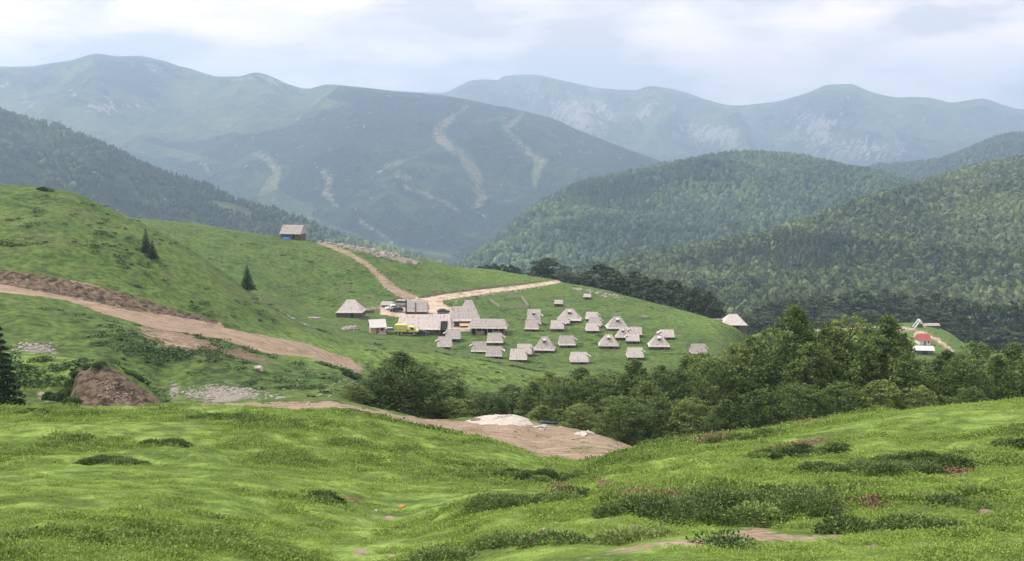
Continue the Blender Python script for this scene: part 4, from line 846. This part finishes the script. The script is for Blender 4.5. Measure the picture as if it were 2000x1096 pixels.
rocks('bank_stones', 'stones falling down the brown earth bank', fill([(210,735),(225,765),(250,780),(200,760)], 120, 9, .05, .28, (90, 98), 8), M['brown'], 8)
def heap(name, label, pts, yrange, h, mat, seed, cat='heap'):
    """low irregular mound over a patch of ground given by an outline in the picture"""
    r = np.random.default_rng(seed); P = [hit(u, v, *yrange) for u, v in pts]; cx = sum(p[0] for p in P) / len(P); cy = sum(p[1] for p in P) / len(P)
    V_, n, m = [], len(P) * 4, 7
    ring = []
    for i in range(n):
        a, b, t = P[i // 4], P[(i // 4 + 1) % len(P)], (i % 4) / 4; ring.append((a[0] + (b[0]-a[0]) * t, a[1] + (b[1]-a[1]) * t))
    for j in range(m):
        f = j / m
        for (x, y) in ring:
            px = x + (cx - x) * f + r.normal(0, .12); py = y + (cy - y) * f + r.normal(0, .2); V_.append((px, py, gz(px, py) - .15 + h * math.sin(f * 1.57) ** .7 * r.uniform(.8, 1.15) + (.12 if j else 0)))
    V_.append((cx, cy, gz(cx, cy) + h)); F4 = [(j*n+i, j*n+(i+1) % n, (j+1)*n+(i+1) % n, (j+1)*n+i) for j in range(m-1) for i in range(n)]; F3 = [((m-1)*n+i, (m-1)*n+(i+1) % n, m*n) for i in range(n)]
    return tag(link(name, mesh_np(name, np.array(V_), [np.array(F4), np.array(F3)], mat)), label, cat)
heap('gravel_heap', 'white gravel heap on the earth pad below the trees', [(905,824),(935,832),(975,836),(1020,836),(1048,831),(1035,818),(1000,812),(945,813)], (84, 102), .3, M['gravel'], 1)
heap('gravel_heap', 'small white gravel spill at the right end of the large heap', [(1042,836),(1060,841),(1076,838),(1066,832)], (84, 102), .25, M['gravel'], 2)
heap('gravel_heap', 'narrow white gravel spill on the right side of the earth pad', [(1122,848),(1140,856),(1168,858),(1160,851),(1136,844)], (84, 102), .2, M['gravel'], 3)
x, y, z = hit(1068, 829, 84, 104); o = MB().tube([(-1.0, 0, .08), (-.3, .1, .12), (.5, 0, .11), (1.0, .1, .08)], [.10, .13, .13, .09], 8).build('blue_pipe_roll', M['bluepipe'], smooth=True); o.location = (x, y + .3, gz(x, y + .3)); tag(o, 'dark blue roll lying behind the white gravel', 'roll')
def boulder(name, label, u, v, s, yrange, mat, seed):
    r = np.random.default_rng(seed); x, y, z = hit(u, v, *yrange); vv, f = rock_arrays(r, 0, 0, 0, 1.3); vv = vv * s / 1.3
    o = link(name, mesh_np(name, vv, f, mat)); o.location = (x, y, z); return tag(o, label, 'rock')
boulder('orange_stone', 'small orange stone on the bright grass of the gully', 785, 992, .09, (15, 45), M['orange'], 1)
boulder('white_stone', 'tiny white stone left of the orange stone in the gully', 735, 998, .05, (15, 45), M['gravel'], 2)
boulder('brown_stone', 'flat brown stone in the grass near the right edge', 1928, 1006, .11, (10, 30), M['brown'], 3)
boulder('brown_clod', 'reddish brown clod of earth at the left end of the white gravel', 930, 824, .5, (80, 100), M['brown'], 4)
boulder('white_boulder', 'white boulder alone on the dark shrubby slope', 505, 723, .7, (120, 165), M['gravel'], 5)
boulder('ridge_rock', 'pale rock standing on the crest of the near left hill', 358, 488, .8, (225, 262), M['stone'], 6)

# ---------------------------------------------------------------- trees
def leaves(c, size, r, flat=0.45):
    """one quad leaf spray per centre"""
    n = len(c); nz = r.normal(size=(n, 3)); nz[:, 2] = abs(nz[:, 2]) + flat * 1.6; nz /= np.linalg.norm(nz, axis=1)[:, None]
    a = np.cross(nz, r.normal(size=(n, 3))); a /= np.linalg.norm(a, axis=1)[:, None]; b = np.cross(nz, a)
    s_ = (size * r.uniform(.6, 1.35, n))[:, None]; k = r.uniform(.45, .8, n)[:, None]
    V = np.stack([c - a * s_, c - b * s_ * k * .8, c + a * s_, c + b * s_ * k], 1); V += r.normal(0, .12, V.shape) * s_[:, None]
    return V.reshape(-1, 3), np.arange(4 * n).reshape(-1, 4)
def sprays(c, d, ln, wd, r):
    """thin tapering blades pointing along d"""
    n = len(c); d = d / np.linalg.norm(d, axis=1)[:, None]; a = np.cross(d, r.normal(size=(n, 3))); a /= np.linalg.norm(a, axis=1)[:, None]
    l_ = (ln * r.uniform(.6, 1.4, n))[:, None]; w_ = (wd * r.uniform(.7, 1.3, n))[:, None]
    V = np.stack([c - a * w_ * .5, c + d * l_ * .45 - a * w_, c + d * l_ + a * w_ * .15, c + d * l_ * .5 + a * w_], 1); return V.reshape(-1, 3), np.arange(4 * n).reshape(-1, 4)
def broad_proto(seed, Hh, Wd, ncl, per, leaf, bole, point=0.55, clump=0.6):
    r = np.random.default_rng(seed)
    t = r.beta(1.25, 1.25, ncl); prof = (1 - t) ** point * (t + .12) ** .32; prof /= ((1 - .3) ** point * .42 ** .32)
    ang = r.uniform(0, 6.283, ncl); lob = 1 + .22 * np.sin(ang * 3 + seed + t * 5) + .16 * np.sin(ang * 5 + t * 11 + seed * 2)
    rad = Wd / 2 * prof * lob * np.sqrt(r.uniform(.12, 1, ncl))
    cz = Hh * (bole + (1 - bole) * t); cc_ = np.stack([rad * np.cos(ang), rad * np.sin(ang), cz - rad * .08], 1)
    n = ncl * per; k = np.repeat(np.arange(ncl), per); sz = clump * r.uniform(.6, 1.3, ncl) * (1 - .45 * t)
    off = r.normal(size=(n, 3)) * np.array([.62, .62, .27]) * sz[k][:, None]; c = cc_[k] + off; c[:, 2] -= np.hypot(off[:, 0], off[:, 1]) * .18
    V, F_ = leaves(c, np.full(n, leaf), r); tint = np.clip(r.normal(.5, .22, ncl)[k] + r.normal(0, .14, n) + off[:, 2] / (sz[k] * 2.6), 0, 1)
    cm = mesh_np('crown', V, F_, None, {'tint': np.repeat(tint, 4)})
    tb = MB(); lean = r.uniform(-.25, .25, 2); tk = Hh * .022
    spine = [(lean[0] * q * 1.4, lean[1] * q * 1.4, Hh * q) for q in (-.04, .06, .25, .5, .75, .93)]; tb.tube(spine, [tk * 1.5, tk * 1.1, tk * .9, tk * .65, tk * .35, tk * .1], 7)
    pick = r.choice(ncl, min(26, ncl), replace=False)
    for q in pick:
        e = cc_[q]; z0 = max(Hh * .12, e[2] - np.hypot(e[0], e[1]) * r.uniform(.5, 1.0)); f = z0 / Hh
        s0 = np.array([lean[0] * f * 1.4, lean[1] * f * 1.4, z0]); m_ = (s0 + e) / 2 + np.array([0, 0, -.1 * np.hypot(e[0], e[1])]) * 0.6
        tb.tube([tuple(s0), tuple(m_), tuple(e)], [tk * .42, tk * .28, tk * .1], 5)
    tm = bpy.data.meshes.new('trunk'); tm.from_pydata(tb.v, [], tb.f); tm.materials.append(M['bark'])
    return cm, tm
def spruce_proto(seed, Hh, Wd, n, leaf):
    r = np.random.default_rng(seed); t = r.random(n) ** .62; lay = np.floor(t * 13) / 13; tt = lay + (t - lay) * .45
    ang = r.uniform(0, 6.283, n); q = np.sqrt(r.uniform(.05, 1, n)); rad = Wd / 2 * (tt * .95 + .03) * q * (1 + .18 * np.sin(ang * 5 + lay * 40))
    c = np.stack([rad * np.cos(ang), rad * np.sin(ang), Hh * (1 - .95 * tt) - rad * .35 + .25], 1)
    V, F_ = leaves(c, np.full(n, leaf) * (.6 + .5 * tt), r, .6); cm = mesh_np('crown', V, F_, None, {'tint': np.repeat(np.clip(r.normal(.5, .25, n), 0, 1), 4)})
    tb = MB().tube([(0, 0, -.6), (0, 0, Hh * .5), (0, 0, Hh * .97)], [Hh * .022, Hh * .013, .02], 7); tm = bpy.data.meshes.new('trunk'); tm.from_pydata(tb.v, [], tb.f); tm.materials.append(M['bark']); return cm, tm
def yat(u, v, a, b): return hit(u, v, a, b)[1]
def plant_tree(name, label, group, proto, mat, u, vt, Y, wpx, pr_h, pr_w, rz, wmin=None):
    x, _, zt = at(u, vt, Y); zg = gz(x, Y); hh = max(zt - zg, 2.0)
    t = tag(empty(name, (x, Y, zg - .1), rz), label, 'tree', group); wd = wpx * Y / F; t.scale = (wd / pr_w, wd / pr_w, hh / pr_h)
    cm, tm = proto
    if not cm.materials: cm.materials.append(mat)
    link('trunk', tm, t); link('crown', cm, t); return t
ordn = nm_ + ['%s-%s' % (a, b) for a in ('twenty', 'thirty', 'forty', 'fifty', 'sixty') for b in nm_[:9]]
PB = [broad_proto(100 + i, 12, 8.5, 480, 26, .135, .03, (.5, .75, .42, .62, .8, .5)[i], .75) for i in range(6)]
belt = [(712,738,104,70),(742,716,107,88),(783,684,105,96),(822,712,109,84),(858,722,111,84),(895,752,113,66),(925,762,117,60),(958,764,115,64),(1000,750,118,66),(1040,742,116,60),(1072,724,119,70),(1102,735,113,78),(1135,716,120,86),(1168,728,112,84),(1200,722,117,88),(1240,700,114,92),(1262,742,106,80),(1290,712,117,80),(1318,722,110,86),(1345,692,116,80),(1375,684,110,96),(1405,700,104,90),(1438,668,111,100),(1470,655,106,100),(1505,640,108,100),(1552,596,102,118),(1590,664,99,96),(1622,650,106,92),(1664,617,101,112),(1700,672,97,92),(1736,614,99,116),(1775,690,95,92),(1812,700,102,84),(1850,682,100,92),(1882,690,96,88),(1915,664,105,96),(1950,690,98,90),(1982,668,104,100),(2030,680,100,110),(2085,660,103,110),(2150,675,100,110),
 (1614,630,104,80),(1640,640,103,84),(1702,630,104,84),(1716,640,98,76),(1765,652,103,70),(1580,628,106,84),(1210,770,103,70),(1290,775,101,70),(1350,772,99,76),(1420,778,96,80),(1490,760,95,86),(1560,745,93,86),(1640,745,92,84),(1720,740,91,80),(1800,752,90,70),(1900,752,89,66),(690,762,100,44),(880,775,107,60),(1130,788,107,60),(1060,790,110,56)]
belt.sort(); 
for k, (u, vt, Y, wp) in enumerate(belt):
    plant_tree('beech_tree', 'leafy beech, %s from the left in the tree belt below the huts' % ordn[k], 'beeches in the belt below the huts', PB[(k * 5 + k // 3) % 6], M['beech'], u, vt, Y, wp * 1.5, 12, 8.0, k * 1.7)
PD = [broad_proto(200 + i, 12, 9, 130, 22, .42, .05, (.45, .5, .4, .6)[i], 1.1) for i in range(4)]
row = [(1070,504,424,62),(1048,522,430,34),(1112,532,412,34),(1130,540,408,26),(1174,516,404,66),(1145,532,410,36),(1205,532,396,44),(1238,528,392,50),(1262,540,384,44),(1285,545,374,54),(1318,547,366,58),(1345,562,356,46),(1362,560,352,50),(1385,570,344,46),(1398,590,338,34)]
for k, (u, vt, Y, wp) in enumerate(sorted(row)):
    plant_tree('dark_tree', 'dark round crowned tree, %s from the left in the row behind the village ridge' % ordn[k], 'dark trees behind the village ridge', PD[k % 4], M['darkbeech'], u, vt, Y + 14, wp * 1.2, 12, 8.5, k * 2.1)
small = [(938,520),(952,517),(966,514),(982,516),(998,517),(1010,522)]
for k, (u, vt) in enumerate(small):
    plant_tree('small_dark_tree', 'small dark tree, %s from the left in the short row on the skyline' % ordn[k], 'small dark trees on the skyline', PD[(k + 1) % 4], M['darkbeech'], u, vt, 446, 22, 12, 8.5, k * 1.3)
far = [(1480,600,560,54),(1510,588,590,60),(1545,578,600,62),(1580,584,570,60),(1612,578,610,64),(1650,574,600,66),(1690,570,590,66),(1728,564,600,66),(1765,574,610,60),(1800,578,575,60),(1838,572,590,70),(1870,582,600,64),(1905,590,580,60),(1940,594,600,62),(1975,590,570,66),(2015,586,580,70),(2060,590,590,70),(1500,618,540,50),(1560,612,545,54),(1630,610,540,54),(1700,606,545,56),(1850,612,545,50),(1880,617,530,44),(1925,640,525,50),(1960,642,520,56),(1990,650,515,56),(1820,604,550,54),(1460,615,540,46),(2040,640,520,60)]
for k, (u, vt, Y, wp) in enumerate(sorted(far)):
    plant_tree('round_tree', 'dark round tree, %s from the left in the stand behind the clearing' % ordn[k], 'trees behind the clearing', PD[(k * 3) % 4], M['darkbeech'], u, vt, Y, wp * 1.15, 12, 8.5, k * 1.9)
PS = [spruce_proto(300 + i, 9, 4.2, 3600, .2) for i in range(2)]
x, Yl, _ = at(-8, 638, 70)
plant_tree('spruce_tree', 'dark spruce cut by the left edge of the picture', None, PS[0], M['needle'], 0, 640, 74, 92, 9, 4.2, 0)
plant_tree('spruce_tree', 'lone dark spruce on the crest of the left spur', None, PS[1], M['needle'], 482, 517, 236, 36, 9, 4.2, 1)
plant_tree('spruce_tree', 'taller spruce of the pair on the left hillside', None, PS[0], M['needle'], 284, 446, yat(284, 492, 180, 242), 27, 9, 4.2, 2)
plant_tree('spruce_tree', 'smaller spruce of the pair on the left hillside', None, PS[1], M['needle'], 297, 468, yat(297, 505, 180, 242), 25, 9, 4.2, 3)

# ---------------------------------------------------------------- the clearing on the right
def clear():
    yr_ = (440, 515)
    x, y, z = hit(1797, 640, *yr_); t = tag(empty('a_frame', (x, y, z), 0), 'bare pale A shaped timber frame at the end of the gravel loop', 'frame')
    for yy in (0, 2.5): MB().bar((-2.4, yy, -.3), (0, yy, 3.4), .5).bar((2.4, yy, -.3), (0, yy + .01, 3.4), .5).build('rafter', M['white'], t)
    MB().box(-.2, .2, -.2, 2.7, 3.3, 3.55).build('ridge_beam', M['white'], t); MB().box(-1.4, 1.4, .5, 2.3, -.3, 1.5).build('dark_box', M['log'], t)
    x, y, z = hit(1806, 674, *yr_); k = y / F; t = tag(empty('red_roofed_house', (x, y + 2.4, z - .1), R(5)), 'small house with a bright red roof in the clearing', 'house')
    roof_part('roof', 26 * k, 5.6, 2.0, 4.6, .93, .05, 3, M['redroof'], t); wall_part(23 * k, 4.4, 2.2, t, M['white'], logs=False); MB().box(-.5, .4, -2.29, -2.21, 0, 1.7).build('door', M['brown'], t)
    MB().box(1.2, 2.0, -2.28, -2.21, .8, 1.6).build('window', M['glass'], t)
    x, y, z = hit(1808, 693, 430, 515); t = tag(empty('white_roofed_shed', (x, y + 2.4, z - .1), R(-8)), 'long low shed with a white roof below the red roofed house', 'shed')
    roof_part('roof', 36 * k, 5.6, 1.9, 3.3, .97, .6, 2, M['whiteroof'], t); wall_part(31 * k, 4.4, 2.0, t, M['log'], logs=False); MB().box(-1, 1, -2.29, -2.21, 0, 1.6).build('door', M['dark'], t)
    for lb, u, v in (('small brown shack left of the A frame on the loop', 1690, 650), ('pale stack of boards behind the A frame', 1822, 640)):
        x, y, z = hit(u, v, *yr_); t = tag(empty('small_shack', (x, y + 1.5, z), 0), lb, 'shack'); roof_part('roof', 7, 3, .9, 1.8, .9, .05, 3, M['shingle'], t); wall_part(6, 2, 1.0, t, M['log'], logs=False)
clear()

# ---------------------------------------------------------------- junipers, heath tufts
def juniper(label, u, v, wpx, dpx, hgt, seed, yrange=(8, 66), rz=0, name='juniper_shrub'):
    r = np.random.default_rng(seed); x, y, z = hit(u, v, *yrange); wd = wpx * y / F
    _, ya, _ = hit(u, v + dpx / 2, *yrange); _, yb_, _ = hit(u, v - dpx / 2, *yrange); dp = min(max(abs(yb_ - ya), .5), wd * 1.3); cy = (ya + yb_) / 2
    nl = max(6, int(wd * dp * 2.6)); nl = min(nl, 130); P = []
    lx = r.uniform(-1, 1, nl); ly = r.uniform(-1, 1, nl) * np.sqrt(1 - lx ** 2) ; lr = r.uniform(.18, .52, nl) * (.6 + .5 * hgt); per = int(np.clip(90000 / nl * min(1, wd * dp / 14), 160, 1500))
    cs, tn, dd = [], [], []
    for a, b, c_ in zip(lx, ly, lr):
        d = r.normal(size=(per, 3)); d /= np.linalg.norm(d, axis=1)[:, None]; d[:, 2] = abs(d[:, 2]); q = r.uniform(.65, 1.05, per)[:, None]
        p = d * q * np.array([c_ * 1.35, c_ * 1.1, c_ * .95 * hgt / .5]); gx, gy = x + a * wd / 2, cy + b * dp / 2
        hcen = gz(gx, gy); p += np.array([gx, gy, hcen - .03]); cs.append(p); dd.append(d * [1, 1, .6] + r.normal(0, .5, d.shape) + np.array([0, 0, .1])); tn.append(np.full(per, r.normal(.45, .27)) + r.normal(0, .2, per))
    c = np.concatenate(cs); size = .028 + .0013 * y; V, F_ = sprays(c, np.concatenate(dd), np.full(len(c), size), np.full(len(c), size * .26), r)
    # long thin sprays
    V -= np.array([x, cy, z]); o = link(name, mesh_np(name, V, F_, M['juniper'], {'tint': np.repeat(np.clip(np.concatenate(tn), 0, 1), 4)})); o.location = (x, cy, z)
    return tag(o, label, 'shrub', 'low junipers on the near slopes')
JN = [('largest spreading juniper, long dark mat above the sandy path', 1440, 1006, 400, 52, .55),
 ('low juniper joining the left end of the largest mat', 1205, 1006, 130, 40, .4),
 ('dark juniper spreading along the gully edge left of the largest mat', 1040, 992, 220, 48, .45),
 ('broad juniper mat higher on the right slope', 1715, 922, 290, 26, .42),
 ('thin juniper mat near the lower right edge', 1785, 1042, 220, 26, .32),
 ('juniper clump at the right edge below the skyline', 1975, 874, 60, 20, .4),
 ('leafy green bush patch on the left shoulder of the gully', 1050, 938, 170, 40, .45),
 ('small twiggy dark shrub with bare stems beside the gully floor', 648, 984, 60, 36, .4),
 ('dark wind pruned shrub alone on the left slope', 322, 872, 70, 22, .4),
 ('flat green shrub left of the wind pruned one', 236, 902, 110, 26, .25),
 ('ragged juniper strip with reddish stems on the right crest', 1560, 888, 170, 22, .35),
 ('small juniper near the right crest above the ragged strip', 1465, 858, 110, 22, .35),
 ('dark juniper tucked at the foot of the right crest by the gully', 1268, 872, 34, 14, .4),
 ('small dark juniper on the right bank of the gully', 1205, 908, 40, 16, .35),
 ('tiny round shrub standing on the sandy path', 1411, 1066, 18, 12, .25),
 ('low green bush patch in the bottom centre of the slope', 1160, 1056, 210, 40, .22),
 ('green bush patch at the lower edge left of the sandy path', 960, 1076, 220, 36, .25),
 ('dark shrub strip at the crest of the left mound', 440, 818, 120, 8, .3),
 ('dark low shrub at the left edge of the near mound', 40, 812, 50, 8, .35),
 ('thin dark shrub line at the crest near the track', 700, 812, 70, 6, .3),
 ('low dark juniper right of the pinkish dead patch', 1880, 982, 60, 10, .2)]
for k, (lb, u, v, wp, dpx, hg) in enumerate(JN): juniper(lb, u, v, wp, dpx, hg, 500 + k)
juniper('dark flat shrub on the crest of the left hill', 88, 372, 24, 4, .5, 560, (200, 245))
juniper('green bush at the foot of the brown bank', 120, 778, 46, 16, .8, 561, (86, 97))
juniper('dark shrub at the right foot of the shrubby slope by the trees', 690, 700 + 38, 30, 10, .8, 562, (150, 200))

juniper('shaggy turf hanging over the left top of the brown bank', 178, 714, 70, 5, .32, 570, (95, 104), name='turf_overhang')
juniper('shaggy turf hanging over the sloping right edge of the brown bank', 250, 731, 44, 6, .28, 571, (95, 106), name='turf_overhang')
juniper('dark bush at the left foot of the brown bank', 138, 792, 22, 8, .7, 572, (86, 97))
def tufts():
    r = np.random.default_rng(9); n = 215000
    Y = np.exp(r.uniform(math.log(9.2), math.log(66), n * 2)); u = r.uniform(-420, 2420, n * 2); keep = r.random(n * 2) < np.clip((Y / 66) ** .35, 0, 1)
    Y = Y[keep][:n]; u = u[keep][:n]; n = len(Y)
    i = np.searchsorted(US, u) - 1; t = (u - US[i]) / (US[i+1] - US[i]); Zc = np.zeros(n); Xc = np.zeros(n)
    order = np.argsort(i)
    for q in np.unique(i):
        m = np.where(i == q)[0]; za = np.interp(Y[m], GY[:, q], GZ[:, q]); zb_ = np.interp(Y[m], GY[:, q+1], GZ[:, q+1]); Zc[m] = za * (1 - t[m]) + zb_ * t[m]
        xa = np.interp(Y[m], GY[:, q], GX[:, q]); xb = np.interp(Y[m], GY[:, q+1], GX[:, q+1]); Xc[m] = xa * (1 - t[m]) + xb * t[m]
    jr = np.zeros(n, int)
    for q in np.unique(i):
        m = np.where(i == q)[0]; jr[m] = np.clip(np.searchsorted(GY[:, q], Y[m]), 0, len(S) - 1)
    dmask = dirt[jr, i]; pmask = pink[jr, i]
    v = VW(Zc / Y); hth = .55 * fbm(Xc / 1.7, Y / 1.7, 3, 91) + .8 * fbm(Xc / 5.5, Y / 5.5, 3, 55) + .55 * fbm(Xc / .6, Y / .6, 2, 92)
    dm = np.zeros(n)
    for p, wq in (([(1120,1100,14),(1200,1078,16),(1300,1062,18),(1400,1056,22),(1470,1044,40),(1540,1050,20),(1640,1046,10)], 1),): dm = np.maximum(dm, line(u, v, p, 6))
    dm = np.maximum(dm, inpoly(u, v, pad) * (Y > 60)); gully = sstep(150, 60, abs(u - np.interp(v, [930, 1000, 1096], [1120, 800, 690]))) * (v > 930)
    ok = (dmask < .33 + .25 * r.random(n)) & (dm < .4) & (hth > -.75 + .7 * gully) ; Xc, Y, Zc, hth, pmask = Xc[ok], Y[ok], Zc[ok], hth[ok], pmask[ok]; n = len(Y); dry = pmask * .8 + r.normal(0, .12, n) + .3 * fbm(Xc / .8, Y / .8, 2, 93) > .42
    per = 9; k = np.repeat(np.arange(n), per); big_ = np.clip(.42 + .75 * hth, .16, .95); s0 = (.028 + .0015 * Y) * big_
    off = r.normal(size=(n * per, 3)) * np.array([1.7, 1.7, .7]) * s0[k][:, None]; c = np.stack([Xc[k], Y[k], Zc[k]], 1) + off; c[:, 2] += s0[k] * .5
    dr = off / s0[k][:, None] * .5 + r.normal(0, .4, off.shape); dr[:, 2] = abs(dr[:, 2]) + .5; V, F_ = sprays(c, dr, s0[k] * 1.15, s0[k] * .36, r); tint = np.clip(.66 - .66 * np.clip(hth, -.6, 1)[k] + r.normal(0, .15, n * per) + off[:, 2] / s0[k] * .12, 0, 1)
    dk = dry[k]; Vq = V.reshape(-1, 4, 3); cut_ = lambda mk: (Vq[mk].reshape(-1, 3), np.arange(4 * int(mk.sum())).reshape(-1, 4))
    a_, b_ = cut_(dk); tag(link('dry_heather', mesh_np('dry_heather', a_, b_, M['dry'], {'tint': np.repeat(r.random(int(dk.sum())), 4)})), 'patches of dead reddish brown heather twigs on the near slopes', 'heather', kind='stuff')
    V, F_ = cut_(~dk); tint = tint[~dk]
    print('tufts', n); tag(link('grass_tufts', mesh_np('grass_tufts', V, F_, M['tuft'], {'tint': np.repeat(tint, 4)})), 'springy bilberry and grass tufts on the near slopes', 'grass', kind='stuff')
tufts()
def mid_shrubs():
    """dark heath cushions on the middle slopes, too many to count"""
    r = np.random.default_rng(19); spots = []
    reg = [((0, 680, 600, 790), (98, 165), 520), ((0, 420, 380, 520), (180, 245), 130), ((150, 640, 400, 640), (176, 250), 240), ((300, 800, 440, 600), (270, 420), 190), ((700, 1060, 650, 760), (190, 250), 70), ((260, 540, 640, 700), (128, 175), 150), ((850, 1350, 560, 720), (250, 400), 60)]
    VV, TT = [], []
    for (u0, u1, v0_, v1), yrg, n in reg:
        for _ in range(n):
            u, v = r.uniform(u0, u1), r.uniform(v0_, v1); x, y, z = hit(u, v, *yrg)
            j, i = np.argmin(abs(GY[:, np.searchsorted(US, u)] - y)), np.searchsorted(US, u)
            if dirt[j, i] > .3 or rock[j, i] > .4 or bank[j, i] > .2: continue
            if fbm(np.array([x / 12]), np.array([y / 12]), 3, 60)[0] < -.05 and n > 100: continue
            s = r.uniform(.4, 1.0) * (1 + r.random() ** 3 * 1.6); m = int(50 * max(1, s)); d = r.normal(size=(m, 3)); d /= np.linalg.norm(d, axis=1)[:, None]; d[:, 2] = abs(d[:, 2])
            c = d * r.uniform(.6, 1, m)[:, None] * np.array([s * 1.5, s * 1.3, s * .26]) * r.uniform(.4, 1, (m, 1)) + np.array([x, y, z]); VV.append(c); TT.append(np.clip(r.normal(.22, .14, m), 0, 1))
    c = np.concatenate(VV); V, F_ = leaves(c, np.full(len(c), .17), r, .5)
    tag(link('heath_cushions', mesh_np('heath_cushions', V, F_, M['juniper'], {'tint': np.repeat(np.concatenate(TT), 4)})), 'dark low heath cushions dotted over the middle slopes', 'shrubs', kind='stuff')
mid_shrubs()

# ---------------------------------------------------------------- air
hzg = bpy.data.materials.new('haze air'); hzg.use_nodes = True; n_ = hzg.node_tree; n_.nodes.clear()
o_ = n_.nodes.new('ShaderNodeOutputMaterial'); pv_ = n_.nodes.new('ShaderNodeVolumePrincipled')
pv_.inputs['Color'].default_value = (0.56, 0.745, 1.0, 1); pv_.inputs['Density'].default_value = 1.65e-4; pv_.inputs['Anisotropy'].default_value = 0.35
n_.links.new(pv_.outputs[0], o_.inputs['Volume'])
hb = MB().box(-11500, 11500, -60, 10480, -356, 690).build('haze', hzg); tag(hb, 'pale blue summer haze', kind='stuff')
